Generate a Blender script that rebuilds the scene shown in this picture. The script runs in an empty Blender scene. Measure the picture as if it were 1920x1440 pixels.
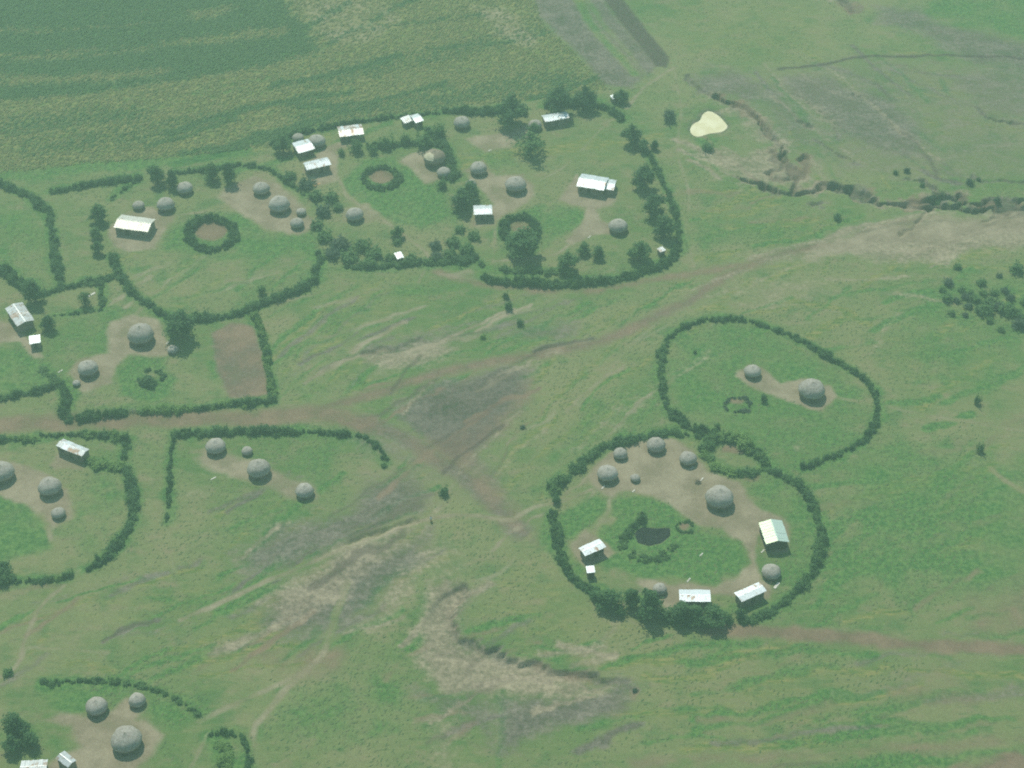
import bpy, bmesh, math, random
import numpy as np
from mathutils import Vector, Matrix
R = math.radians
random.seed(7)
rng = np.random.default_rng(11)
scene = bpy.context.scene
C = scene.collection

# ------------------------------------------------------------------ camera
CAM_H, PITCH, FPX = 320.0, R(42.0), 3250.0
cam = bpy.data.cameras.new('camera')
cam.sensor_width = 36.0
cam.lens = FPX / 1920.0 * 36.0
cam.clip_start, cam.clip_end = 1.0, 30000.0
cam.dof.use_dof = True
cam.dof.focus_distance = 190.0
cam.dof.aperture_fstop = 0.225
camo = bpy.data.objects.new('camera', cam)
C.objects.link(camo)
camo.location = (0, 0, CAM_H)
camo.rotation_euler = (math.pi / 2 - PITCH, 0, 0)
scene.camera = camo

# ------------------------------------------------------------------ sky, sun, exposure
SUN_EL, SUN_AZ = R(56.0), R(-20.0)          # azimuth from +Y (away from the camera) towards +X
world = bpy.data.worlds.new('World')
scene.world = world
world.use_nodes = True
wn = world.node_tree
wn.nodes.clear()
sky = wn.nodes.new('ShaderNodeTexSky')
sky.sky_type = 'NISHITA'
sky.sun_disc = False
sky.sun_elevation = SUN_EL
sky.sun_rotation = SUN_AZ
sky.altitude = 1700
bg = wn.nodes.new('ShaderNodeBackground')
bg.inputs['Strength'].default_value = 0.10
wo = wn.nodes.new('ShaderNodeOutputWorld')
wn.links.new(sky.outputs[0], bg.inputs[0])
wn.links.new(bg.outputs[0], wo.inputs[0])
sun = bpy.data.lights.new('sun', 'SUN')
sun.energy = 3.6
sun.angle = R(0.5)
sun.color = (1.0, 0.955, 0.85)
suno = bpy.data.objects.new('sun', sun)
C.objects.link(suno)
sd = Vector((math.sin(SUN_AZ) * math.cos(SUN_EL), math.cos(SUN_AZ) * math.cos(SUN_EL), math.sin(SUN_EL)))
suno.rotation_euler = sd.to_track_quat('Z', 'Y').to_euler()
suno.location = (0, 300, 280)
scene.view_settings.view_transform = 'Standard'
scene.view_settings.look = 'None'
scene.view_settings.gamma = 1.0
scene.view_settings.use_curve_mapping = False
scene.view_settings.exposure = 0.35
scene.render.engine = 'CYCLES'
scene.cycles.max_bounces = 5
scene.cycles.volume_bounces = 1
scene.cycles.use_denoising = False
scene.cycles.use_adaptive_sampling = False

# ------------------------------------------------------------------ projection of the survey points on the ground
_cp, _sp = math.cos(PITCH), math.sin(PITCH)
def P(px, py, z=0.0):
    u, v = (px - 960.0) / FPX, (720.0 - py) / FPX
    dx, dy, dz = u, _cp + v * _sp, -_sp + v * _cp
    t = (z - CAM_H) / dz
    return np.array((dx * t, dy * t))
def PP(pts, z=0.0):
    return np.array([P(a, b, z) for a, b in pts])
def mpp(py):                                   # metres per photo pixel across, at that height in the photo
    return CAM_H / (_sp - (720.0 - py) / FPX * _cp) / FPX

# ------------------------------------------------------------------ numpy noise
_perm = np.random.default_rng(3).random((256, 256))
def vnoise(x, y):
    xi, yi = np.floor(x).astype(np.int64), np.floor(y).astype(np.int64)
    fx, fy = x - xi, y - yi
    fx, fy = fx * fx * (3 - 2 * fx), fy * fy * (3 - 2 * fy)
    g = lambda a, b: _perm[a & 255, b & 255]
    return (g(xi, yi) * (1 - fx) + g(xi + 1, yi) * fx) * (1 - fy) + (g(xi, yi + 1) * (1 - fx) + g(xi + 1, yi + 1) * fx) * fy
def fbm(x, y, s, n=4, ox=0.0):
    v, a, t = 0, 1.0, 0
    for i in range(n):
        v = v + a * vnoise(x / s + 17.3 * i + ox, y / s + 9.1 * i - ox)
        t += a; a *= 0.5; s *= 0.5
    return v / t - 0.5
def sstep(a, b, x):
    t = np.clip((x - a) / (b - a), 0, 1)
    return t * t * (3 - 2 * t)

def smooth_line(pts, step, closed=False):
    """Catmull-Rom through the points, resampled at an even step."""
    p = [np.array(q, float) for q in pts]
    n = len(p)
    out = []
    rngk = range(n if closed else n - 1)
    for i in rngk:
        p1, p2 = p[i], p[(i + 1) % n]
        p0 = p[i - 1] if (closed or i > 0) else 2 * p1 - p2
        p3 = p[(i + 2) % n] if (closed or i + 2 < n) else 2 * p2 - p1
        for k in range(12):
            t = k / 12
            out.append(0.5 * (2 * p1 + (p2 - p0) * t + (2 * p0 - 5 * p1 + 4 * p2 - p3) * t * t + (3 * p1 - p0 - 3 * p2 + p3) * t ** 3))
    out.append(p[0] if closed else p[-1])
    out = np.array(out)
    seg = np.linalg.norm(np.diff(out, axis=0), axis=1)
    s = np.concatenate(([0], np.cumsum(seg)))
    m = max(2, int(s[-1] / step) + 1)
    q = np.linspace(0, s[-1], m)
    return np.stack((np.interp(q, s, out[:, 0]), np.interp(q, s, out[:, 1])), 1)

# ------------------------------------------------------------------ ground grid
X0, X1, Y0, Y1, ST = -235.0, 235.0, 196.0, 640.0, 0.58
nx, ny = int((X1 - X0) / ST) + 1, int((Y1 - Y0) / ST) + 1
gx, gy = np.meshgrid(np.linspace(X0, X1, nx), np.linspace(Y0, Y1, ny))
VX, VY = gx.ravel(), gy.ravel()
WX = VX + 5.0 * fbm(VX, VY, 14, 4) + 2.2 * fbm(VX, VY, 2.6, 2, 5.0)
WY = VY + 7.0 * fbm(VX, VY, 14, 4, 31.0) + 2.6 * fbm(VX, VY, 2.6, 2, 47.0)
NV = len(VX)
NAMES = ['dirt', 'grey', 'pale', 'lush', 'yellow', 'red', 'dark', 'crop']
M = {k: np.zeros(NV) for k in NAMES}
Zt = 0.9 * fbm(VX, VY, 70, 2, 3.0) + 0.12 * fbm(VX, VY, 6, 3, 8.0)

def bbox(pts, pad):
    a, b = pts.min(0) - pad, pts.max(0) + pad
    return np.nonzero((VX > a[0]) & (VX < b[0]) & (VY > a[1]) & (VY < b[1]))[0]
def d_line(idx, pts, warp=1.0):
    x = VX[idx] + warp * (WX[idx] - VX[idx]); y = VY[idx] + warp * (WY[idx] - VY[idx])
    best = np.full(len(idx), 1e9)
    for a, b in zip(pts[:-1], pts[1:]):
        d = b - a
        t = np.clip(((x - a[0]) * d[0] + (y - a[1]) * d[1]) / max(d @ d, 1e-9), 0, 1)
        best = np.minimum(best, (x - a[0] - t * d[0]) ** 2 + (y - a[1] - t * d[1]) ** 2)
    return np.sqrt(best)
def d_poly(idx, pts, warp=1.0):
    """signed distance, negative inside"""
    x = VX[idx] + warp * (WX[idx] - VX[idx]); y = VY[idx] + warp * (WY[idx] - VY[idx])
    best = np.full(len(idx), 1e9); ins = np.zeros(len(idx), bool)
    n = len(pts)
    for i in range(n):
        a, b = pts[i], pts[(i + 1) % n]
        d = b - a
        t = np.clip(((x - a[0]) * d[0] + (y - a[1]) * d[1]) / max(d @ d, 1e-9), 0, 1)
        best = np.minimum(best, (x - a[0] - t * d[0]) ** 2 + (y - a[1] - t * d[1]) ** 2)
        c = (a[1] > y) != (b[1] > y)
        with np.errstate(divide='ignore', invalid='ignore'):
            xx = (b[0] - a[0]) * (y - a[1]) / (b[1] - a[1]) + a[0]
        ins ^= c & (x < xx)
    return np.where(ins, -1, 1) * np.sqrt(best)
def put(mask, idx, v, mode='max'):
    M[mask][idx] = np.maximum(M[mask][idx], v) if mode == 'max' else M[mask][idx] * (1 - v)
def poly(mask, st, soft, pts, warp=0.5, erase=()):
    w = PP(pts); idx = bbox(w, soft + 6)
    d = d_poly(idx, w, warp)
    v = sstep(soft * 0.5, -soft * 0.5, d) * st
    for e in erase: put(e, idx, v / max(st, 1e-6), 'mul')
    put(mask, idx, v)
    return idx, d
def line(mask, st, width, soft, pts, warp=0.35, erase=()):
    w = smooth_line(PP(pts), 3.0); idx = bbox(w, width + soft + 6)
    d = d_line(idx, w, warp)
    v = sstep(width / 2 + soft, width / 2 - soft * 0.5, d) * st
    for e in erase: put(e, idx, v / max(st, 1e-6), 'mul')
    put(mask, idx, v)
    return idx, d
def ell(cx, cy, rx, ry, n=18):
    return [(cx + rx * math.cos(2 * math.pi * k / n), cy + ry * math.sin(2 * math.pi * k / n)) for k in range(n)]

region = np.zeros(NV, np.int32)               # which piece of the setting a vertex belongs to
REG = ['ground']
def claim(name, idx, d, thr=0.0):
    REG.append(name)
    region[idx[d < thr]] = len(REG) - 1

# --- meadow tone
for s, sf, pts in [
    (.75, 22, [(1560, 870), (1650, 830), (1960, 850), (1960, 1150), (1800, 1130), (1650, 1110), (1545, 1130), (1560, 1000)]),
    (.8, 10, [(1720, -60), (1990, -60), (1990, 80), (1850, 60), (1740, 25)]),
    (.65, 8, [(1250, 690), (1260, 640), (1310, 610), (1390, 605), (1480, 635), (1600, 700), (1635, 750), (1610, 820), (1500, 865), (1420, 840), (1330, 820), (1270, 780)]),
    (.5, 18, [(1660, 620), (1760, 520), (1960, 500), (1960, 700), (1850, 760), (1700, 720)]),
    (.55, 14, [(1100, 740), (1220, 710), (1250, 800), (1150, 820), (1060, 870), (1000, 880), (1050, 800)]),
    (.95, 4, [(1150, 938), (1200, 925), (1250, 938), (1300, 990), (1385, 1012), (1402, 1055), (1340, 1095), (1200, 1080), (1130, 1052), (1112, 1000)]),
    (.9, 4, [(1040, 960), (1110, 925), (1140, 945), (1110, 990), (1060, 1015)]),
    (.7, 6, [(1440, 890), (1500, 910), (1530, 960), (1530, 1050), (1490, 1100), (1400, 1160), (1250, 1165), (1150, 1120), (1240, 1110), (1330, 1130), (1440, 1110), (1485, 1040), (1470, 960), (1400, 930)]),
    (.85, 6, [(440, 400), (520, 440), (600, 430), (600, 520), (560, 470), (480, 480), (300, 470), (320, 430), (360, 400)]),
    (.35, 10, [(230, 480), (600, 470), (590, 530), (420, 585), (310, 575), (240, 530)]),
    (.9, 4, [(640, 345), (680, 300), (740, 290), (790, 310), (830, 350), (850, 400), (800, 430), (740, 420), (700, 395), (660, 370)]),
    (.45, 8, [(690, 390), (860, 390), (890, 480), (800, 440), (720, 430)]),
    (.6, 8, [(880, 280), (960, 280), (1000, 320), (890, 320)]),
    (.75, 4, [(930, 400), (1020, 380), (1060, 400), (1020, 450), (1010, 480), (940, 485), (920, 450)]),
    (.8, 5, [(1000, 420), (1040, 380), (1120, 400), (1070, 440), (1020, 470)]),
    (.9, 4, [(-60, 920), (40, 930), (90, 980), (95, 1030), (-60, 1070)]),
    (.45, 8, [(130, 880), (230, 880), (240, 970), (150, 1060), (100, 1000), (130, 950)]),
    (.85, 4, [(212, 695), (260, 668), (310, 675), (335, 715), (290, 755), (225, 745)]),
    (.5, 8, [(80, 620), (210, 560), (230, 590), (200, 670), (130, 690), (90, 660)]),
    (.8, 5, [(-60, 640), (60, 665), (110, 720), (40, 740), (-60, 735)]),
    (.85, 6, [(75, 1290), (200, 1270), (320, 1305), (370, 1350), (330, 1380), (270, 1330), (200, 1305), (140, 1340), (90, 1340)]),
    (.5, 10, [(-60, 1330), (90, 1330), (120, 1400), (40, 1420), (-60, 1420)]),
    (.55, 14, [(490, 1300), (640, 1270), (740, 1260), (800, 1290), (740, 1380), (620, 1420), (500, 1400)]),
    (.5, 10, [(700, 1200), (790, 1180), (800, 1250), (700, 1260)]),
    (.8, 4, [(1500, 1440), (1600, 1412), (1960, 1380), (1960, 1412), (1800, 1425), (1700, 1460)]),
    (.5, 8, [(470, 660), (620, 720), (760, 710), (900, 680), (940, 670), (700, 745), (560, 770)]),
    (.5, 6, [(1285, 270), (1330, 250), (1350, 290), (1310, 330)]),
    (.5, 14, [(330, 1000), (520, 930), (420, 950), (520, 830), (700, 830), (620, 880), (600, 960), (420, 1040)]),
    (.5, 10, [(1000, 880), (1100, 850), (1100, 920), (1000, 940)]),
    (.5, 14, [(1290, 390), (1460, 400), (1560, 430), (1400, 470), (1290, 470)]),
    (.4, 16, [(1640, 880), (1960, 900), (1960, 1000), (1650, 990)]),
    (.5, 10, [(-60, 350), (60, 390), (90, 470), (40, 500), (-60, 500)]),
]: poly('lush', s, sf, pts)
for s, sf, pts in [
    (.5, 26, [(620, 1250), (300, 1200), (200, 1120), (400, 1080), (600, 1200)]),
    (.6, 22, [(880, 1080), (1010, 1010), (1120, 1130), (1250, 1190), (1180, 1240), (980, 1220), (880, 1180)]),
    (.55, 30, [(1200, 1230), (1500, 1220), (1700, 1250), (1650, 1370), (1300, 1400), (1190, 1330)]),
    (.6, 24, [(1230, 0), (1480, -20), (1600, 60), (1500, 120), (1330, 130), (1260, 90)]),
    (.6, 24, [(1000, 740), (1180, 650), (1230, 690), (1130, 760), (1000, 820)]),
    (.5, 20, [(1660, 620), (1900, 640), (1850, 740), (1680, 740), (1560, 650)]),
    (.55, 20, [(600, 520), (860, 520), (800, 600), (650, 650), (540, 680), (530, 620)]),
    (.45, 20, [(1560, 240), (1900, 180), (1900, 330), (1640, 350)]),
    (.5, 16, [(1050, 300), (1200, 230), (1210, 310), (1080, 330)]),
    (.45, 18, [(130, 1100), (330, 1080), (300, 1170), (100, 1190)]),
]: poly('yellow', s * .7, sf, pts)

# --- crop fields behind the hedges
idx, d = poly('crop', 1.0, 9.0, [(-200, -140), (500, -140), (528, 0), (560, 45), (575, 65), (600, 98), (480, 128), (330, 158), (150, 182), (-200, 215)], .8)
claim('crop_field', idx, d)
idx, d = poly('yellow', .95, 6.0, [(-200, 210), (150, 178), (330, 156), (480, 126), (605, 96), (570, 55), (530, -5), (520, -140), (985, -140), (1010, 40), (1090, 120), (1140, 170), (1000, 188), (850, 204), (700, 220), (560, 246), (500, 280), (300, 302), (0, 326), (-200, 345)], .3)
claim('crop_field', idx, d)
for (a, b, st) in [((-100, 118), (520, 60), .5), ((-100, 62), (420, 20), .4), ((-100, 210), (500, 150), .6), ((-100, 150), (300, 140), .5), ((100, 260), (600, 190), .35)]:
    line('yellow', st + .3, 3.5, 5.0, [a, ((a[0] + b[0]) / 2, (a[1] + b[1]) / 2 + 6), b], .8, erase=('crop',))
for (a, b, st) in [((-100, 90), (300, 75), .9), ((-100, 250), (250, 215), .5), ((60, 280), (420, 225), .4), ((600, 150), (1000, 60), .4), ((560, 220), (1050, 150), .5), ((-60, 45), (330, 30), .9)]:
    line('crop', st, 7.0, 6.0, [a, ((a[0] + b[0]) / 2, (a[1] + b[1]) / 2 + 5), b], .8)
poly('dirt', .5, 8, [(530, -60), (640, -60), (760, 40), (700, 85), (610, 85), (565, 45)], .5)
poly('pale', .65, 8, [(870, 10), (960, 20), (1020, 70), (1000, 95), (930, 70)], .7)
line('lush', .8, 6, 3, [(-100, 335), (150, 318), (300, 305), (450, 285)], .3)

# --- fallow strips in the top middle
idx, d = poly('grey', .95, 5, [(975, -100), (1060, -60), (1130, 50), (1210, 140), (1185, 170), (1130, 160), (1090, 110), (1010, 30)], .3)
idx, d = poly('grey', .9, 4, [(1090, -60), (1130, 0), (1230, 120), (1215, 148), (1130, 40), (1070, -60)], .3)
idx, d = poly('dark', .8, 2.5, [(1100, -80), (1145, -80), (1170, 0), (1255, 108), (1250, 128), (1228, 126), (1130, 0)], .2)
claim('ploughed_strip', idx, d)
line('lush', .6, 2.2, 2, [(1062, -60), (1105, 40), (1190, 140)], .2, erase=('grey',))

# --- eroded grey soil
for m, s, sf, pts in [
    ('grey', .92, 7, [(728, 775), (790, 728), (930, 690), (992, 682), (996, 740), (955, 800), (905, 850), (872, 900), (800, 852), (760, 812)]),
    ('dark', .34, 9, [(735, 785), (800, 735), (930, 700), (985, 695), (985, 745), (945, 795), (900, 845), (872, 890), (805, 848)]),
    ('grey', .8, 10, [(640, 800), (720, 790), (800, 830), (880, 880), (920, 950), (860, 930), (780, 870), (700, 830)]),
    ('red', .7, 9, [(800, 830), (900, 830), (900, 880), (960, 960), (1000, 1010), (930, 965), (860, 910)]),
    ('red', .6, 8, [(800, 840), (880, 810), (960, 770), (1000, 700), (990, 780), (910, 850), (872, 905)]),
    ('pale', .75, 6, [(692, 676), (760, 652), (835, 640), (845, 662), (770, 690), (715, 702)]),
    ('grey', .6, 7, [(680, 660), (760, 640), (860, 615), (890, 635), (840, 648), (740, 672), (690, 690)]),
    ('grey', .6, 6, [(960, 620), (1050, 590), (1080, 600), (1060, 630), (980, 640)]),
    ('grey', .75, 10, [(430, 1030), (520, 985), (620, 960), (690, 890), (770, 870), (805, 930), (780, 962), (680, 1012), (560, 1062), (460, 1068)]),
    ('grey', .8, 9, [(470, 1155), (560, 1090), (680, 1030), (805, 985), (795, 1040), (720, 1105), (650, 1190), (540, 1185)]),
    ('pale', .7, 6, [(490, 1120), (600, 1060), (720, 1010), (770, 1000), (690, 1060), (640, 1130), (540, 1165)]),
    ('pale', .65, 6, [(700, 1130), (740, 1060), (770, 1080), (740, 1140), (690, 1180)]),
    ('red', .6, 10, [(440, 1230), (560, 1225), (640, 1225), (640, 1260), (560, 1275), (470, 1250)]),
    ('pale', .85, 5, [(792, 1090), (830, 1062), (872, 1100), (850, 1150), (868, 1195), (960, 1240), (1110, 1262), (1150, 1285), (1080, 1305), (930, 1310), (850, 1290), (800, 1240), (785, 1160)]),
    ('grey', .7, 6, [(835, 1080), (880, 1100), (868, 1130), (850, 1160), (872, 1200), (930, 1235), (900, 1260), (850, 1220), (830, 1150)]),
    ('grey', .85, 7, [(935, 1318), (1040, 1302), (1165, 1285), (1185, 1300), (1170, 1345), (1090, 1365), (1000, 1380), (945, 1400)]),
    ('grey', .65, 8, [(780, 1280), (860, 1290), (935, 1318), (935, 1400), (860, 1350), (800, 1310)]),
    ('pale', .5, 6, [(800, 1360), (850, 1350), (860, 1440), (830, 1460)]),
    ('pale', .5, 8, [(780, 1000), (850, 1020), (870, 1060), (800, 1080), (760, 1060)]),
    ('grey', .42, 22, [(1290, 120), (1480, 120), (1620, 100), (1960, 90), (1960, 340), (1780, 350), (1640, 340), (1500, 320), (1400, 250)]),
    ('grey', .6, 10, [(1380, 150), (1470, 150), (1530, 250), (1520, 300), (1440, 230)]),
    ('grey', .6, 10, [(1740, 130), (1960, 130), (1960, 230), (1850, 220)]),
    ('dirt', .8, 8, [(1560, 440), (1800, 400), (1960, 392), (1960, 430), (1700, 460), (1500, 485)]),
    ('grey', .8, 8, [(850, 850), (900, 860), (960, 960), (990, 1010), (950, 990), (880, 915)]),
    ('red', .5, 8, [(840, 840), (900, 850), (940, 930), (985, 1000), (930, 960), (870, 900)]),
    ('grey', .7, 8, [(1285, 140), (1380, 128), (1440, 150), (1420, 200), (1360, 180), (1300, 170)]),
    ('pale', .7, 6, [(1290, 285), (1340, 265), (1400, 285), (1450, 275), (1490, 310), (1500, 345), (1430, 345), (1350, 310)]),
    ('pale', .6, 6, [(1340, 190), (1390, 200), (1440, 240), (1460, 270), (1420, 270), (1380, 230)]),
    ('grey', .72, 9, [(1460, 140), (1560, 140), (1680, 190), (1740, 240), (1730, 300), (1640, 290), (1560, 240), (1480, 180)]),
    ('pale', .5, 6, [(1490, 170), (1540, 190), (1580, 240), (1540, 230)]),
    ('grey', .7, 8, [(1640, 10), (1720, 10), (1760, 40), (1960, 90), (1960, 140), (1830, 125), (1720, 62), (1650, 45)]),
    ('grey', .55, 8, [(1820, 100), (1960, 100), (1960, 200), (1900, 180), (1840, 130)]),
    ('grey', .5, 9, [(1660, 250), (1760, 240), (1800, 290), (1700, 300)]),
    ('pale', .85, 6, [(1430, 488), (1590, 445), (1740, 428), (1870, 412), (1990, 395), (1990, 440), (1880, 470), (1760, 492), (1640, 484), (1560, 470)]),
    ('pale', .45, 10, [(1390, 530), (1530, 515), (1560, 545), (1450, 575), (1400, 560)]),
    ('pale', .55, 5, [(1640, 470), (1760, 462), (1840, 450), (1800, 480), (1700, 490)]),
    ('red', .4, 8, [(1640, 1290), (1760, 1260), (1830, 1320), (1720, 1350)]),
    ('red', .45, 12, [(1780, 1100), (1960, 1090), (1960, 1200), (1820, 1190)]),
    ('red', .8, 4, [(1690, 1460), (1790, 1425), (1990, 1412), (1990, 1480), (1690, 1480)]),
    ('pale', .4, 8, [(330, 910), (370, 900), (380, 930), (340, 940)]),
    ('pale', .5, 3, [(1480, 835), (1505, 832), (1500, 850), (1484, 852)]),
]: poly(m, min(1.0, s * 1.2), sf * 1.4, pts, 1.2)
for m, s, w, sf, pts in [                      # thin dark cracks and small washes
    ('dark', .8, 1.2, 1.2, [(1460, 130), (1540, 122), (1600, 108), (1700, 103), (1780, 103), (1960, 112)]),
    ('grey', .8, 2.5, 3, [(1540, 122), (1620, 150), (1680, 190)]),
    ('dark', .5, .8, 1.2, [(1840, 205), (1865, 225), (1960, 236)]),
    ('dark', .4, .8, 1.5, [(1570, 230), (1620, 280)]),
    ('dark', .5, 1, 1.5, [(1640, 155), (1670, 190)]),
    ('dark', .5, .7, .8, [(1000, 660), (1050, 645), (1105, 632)]),
    ('dark', .45, .7, .8, [(190, 1200), (240, 1175), (300, 1162)]),
    ('dark', .4, .7, 1, [(420, 1108), (500, 1075), (560, 1048)]),
    ('dark', .35, .8, 1, [(850, 740), (800, 780), (750, 820)]),
    ('dark', .35, .8, 1, [(960, 690), (900, 760), (840, 790)]),
    ('dark', .3, 1, 2, [(1390, 1240), (1480, 1210), (1560, 1205)]),
    ('dark', .35, .8, 1.2, [(1650, 443), (1690, 430), (1735, 398)]),
    ('dark', .45, 1.2, 1.5, [(1850, 425), (1890, 405), (1960, 400)]),
    ('dark', .5, 1, 1, [(1450, 1440), (1480, 1432), (1540, 1430)]),
    ('lush', .7, 1.2, 1, [(930, 1315), (960, 1290), (985, 1265)]),
    ('lush', .7, 1.2, 1, [(930, 1318), (1000, 1305), (1100, 1285)]),
    ('lush', .7, 1.4, 1, [(940, 1320), (945, 1370), (935, 1440)]),
    ('lush', .6, 3, 3, [(500, 700), (640, 600), (740, 550), (850, 545)]),
    ('lush', .5, 4, 4, [(1300, 1190), (1480, 1190), (1640, 1185)]),
]: line(m, s, w, sf, pts, .5)

# --- rain washes, cattle trails and weedy streaks that follow the slope
rs = random.Random(5)
def strokes(area, n, ang, spread, length, wid, kinds):
    """area: surveyed outline box; ang: run of the streak as surveyed (degrees, up to the right)"""
    x0, y0, x1, y1 = area
    for _ in range(n):
        cx, cy = rs.uniform(x0, x1), rs.uniform(y0, y1)
        a = R(ang + rs.gauss(0, spread)); L = rs.uniform(*length) / 2; bow = rs.uniform(-.12, .12) * L
        dx, dy = math.cos(a) * L, -math.sin(a) * L
        m, s0, s1 = rs.choice(kinds)
        line(m, min(1, rs.uniform(s0, s1) * 1.45), rs.uniform(*wid), rs.uniform(.6, 1.6), [(cx - dx, cy - dy), (cx + dy * .1 + bow, cy - bow), (cx + dx, cy + dy)], .7)
strokes((720, 690, 990, 900), 24, 32, 9, (60, 170), (.5, 1.6), [('dark', .2, .45), ('pale', .3, .6), ('lush', .5, .9), ('red', .3, .6)])
strokes((430, 900, 800, 1200), 46, 30, 8, (70, 220), (.5, 2.0), [('dark', .2, .4), ('pale', .35, .7), ('lush', .5, .9), ('grey', .5, .8), ('yellow', .5, .9)])
strokes((1450, 130, 1780, 320), 34, -42, 8, (60, 170), (.5, 1.8), [('dark', .15, .4), ('grey', .5, .9), ('lush', .3, .6), ('yellow', .5, .9), ('pale', .3, .5)])
strokes((1680, 20, 1920, 330), 24, -14, 10, (60, 200), (.5, 2.0), [('grey', .5, .8), ('dark', .15, .3), ('yellow', .4, .8)])
strokes((1450, 415, 1920, 480), 34, 13, 5, (70, 240), (.4, 1.4), [('pale', .6, .95), ('red', .4, .8), ('dark', .15, .35), ('yellow', .5, .8)])
strokes((1290, 260, 1480, 340), 12, -28, 8, (50, 120), (.5, 1.5), [('pale', .5, .8), ('lush', .5, .8), ('red', .3, .6)])
strokes((640, 560, 1250, 720), 34, 24, 6, (90, 300), (.4, 1.4), [('lush', .4, .8), ('grey', .3, .7), ('dirt', .3, .6), ('yellow', .5, .9)])
strokes((880, 640, 1240, 960), 26, 44, 5, (120, 320), (.35, .9), [('dirt', .3, .55), ('lush', .4, .7), ('yellow', .5, .9), ('pale', .25, .45)])
strokes((780, 1070, 1180, 1400), 40, 18, 14, (50, 150), (.5, 1.8), [('grey', .4, .8), ('lush', .5, .9), ('pale', .4, .7), ('dark', .15, .35), ('red', .2, .4)])
strokes((1200, 1190, 1920, 1420), 46, 6, 6, (100, 380), (.5, 2.2), [('lush', .4, .8), ('lush', .4, .7), ('red', .15, .32), ('yellow', .5, .9), ('grey', .2, .5)])
strokes((0, 1080, 640, 1260), 34, 18, 10, (80, 240), (.5, 1.8), [('lush', .4, .8), ('red', .25, .5), ('yellow', .5, .9), ('grey', .3, .5)])
strokes((1300, 480, 1900, 650), 40, 18, 14, (60, 180), (.6, 2.2), [('lush', .4, .8), ('pale', .25, .5), ('yellow', .5, .9)])
strokes((1560, 700, 1920, 1160), 44, 25, 14, (60, 200), (.8, 3.0), [('lush', .5, .95), ('yellow', .4, .9), ('red', .15, .3)])
strokes((230, 480, 600, 570), 16, 30, 12, (50, 150), (.5, 1.6), [('lush', .4, .7), ('yellow', .5, .9), ('dirt', .2, .4)])
strokes((500, 580, 700, 740), 22, 38, 8, (60, 180), (.4, 1.4), [('lush', .5, .8), ('grey', .3, .6), ('yellow', .5, .9)])
strokes((1280, 350, 1560, 480), 20, 14, 10, (60, 160), (.6, 2.0), [('lush', .5, .9), ('yellow', .5, .9), ('red', .2, .4)])
strokes((0, 0, 1080, 300), 60, 14, 5, (120, 420), (.8, 3.0), [('crop', .4, .9), ('yellow', .4, .9), ('lush', .3, .6), ('pale', .1, .25)])

# --- roads and trodden tracks
def road(name, pts, width, m='dirt', s=.9, soft=1.6, warp=.45, also=None):
    s *= .85; soft *= 1.5
    i, d = line(m, s, width, soft, pts, warp, erase=('lush', 'yellow', 'grey'))
    if also: put(also[0], i, sstep(width / 2 + soft, width / 2 - soft, d) * also[1])
    claim(name, i, d, width / 2)
road('dirt_road', [(-120, 805), (100, 790), (230, 786), (450, 783), (600, 778), (690, 795)], 5.2, 'red', 1.0, 2.4)
road('dirt_road', [(680, 792), (740, 815), (790, 845), (870, 898), (920, 945), (985, 1002)], 4.2, 'grey', .95, 2.6, also=('red', .75))
road('dirt_road', [(600, 770), (720, 735), (850, 692), (1000, 668), (1150, 630), (1260, 580), (1340, 530), (1420, 492), (1540, 458), (1700, 450), (1850, 432), (1990, 415)], 2.6, 'red', .95, 2.2, also=('grey', .75))
road('dirt_road', [(820, 505), (880, 528), (980, 540), (1100, 545), (1250, 522), (1400, 495)], 1.8, 'red', .9, 2.0)
road('dirt_road', [(1330, 1182), (1450, 1190), (1560, 1200), (1700, 1206), (1990, 1226)], 3.0, 'red', 1.15, 1.8)
road('dirt_road', [(1180, 1430), (1400, 1420), (1600, 1408), (1760, 1396), (1990, 1388)], 1.6, 'red', .6, 1.6)
fp = [
    [(150, 1068), (120, 1095), (75, 1135), (55, 1180), (42, 1215), (30, 1250), (-40, 1290)],
    [(45, 1215), (120, 1218), (200, 1222)],
    [(340, 1160), (430, 1120), (520, 1080), (620, 1040), (720, 1000), (800, 972), (870, 965), (960, 975)],
    [(322, 935), (315, 1010), (328, 1080)],
    [(650, 1090), (620, 1180), (595, 1240), (500, 1295), (420, 1330), (372, 1352)],
    [(595, 1240), (540, 1290), (495, 1345), (475, 1380), (482, 1470)],
    [(390, 1375), (372, 1410), (350, 1450)],
    [(640, 345), (655, 370), (700, 400), (760, 442), (798, 470), (803, 490), (785, 530)],
    [(640, 345), (625, 310), (650, 275)],
    [(925, 490), (1030, 480), (1075, 452), (1105, 405)],
    [(930, 395), (928, 440), (925, 488)],
    [(1190, 182), (1130, 240), (1060, 310), (990, 350)],
    [(1175, 205), (1215, 160), (1262, 128)],
    [(1262, 130), (1275, 200), (1272, 290), (1292, 360), (1285, 440), (1300, 500)],
    [(1000, 950), (1050, 940), (1110, 918)], [(1140, 935), (1138, 960), (1108, 1005)],
    [(960, 975), (1000, 950)],
    [(1240, 600), (1180, 650), (1120, 720), (1050, 800), (980, 880)],
    [(1420, 495), (1300, 580), (1180, 650)],
    [(560, 700), (700, 620), (850, 548)],
    [(1560, 745), (1640, 757), (1720, 775), (1810, 790), (1990, 822)],
    [(1860, 880), (1890, 905), (1990, 960)],
    [(330, 405), (380, 400)], [(265, 575), (245, 600)],
    [(1000, 1000), (940, 1070), (870, 1090)],
    [(1080, 1100), (1150, 1150), (1250, 1185), (1330, 1182)],
    [(1180, 750), (1250, 745)],
    [(90, 985), (95, 1010)],
]
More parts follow.
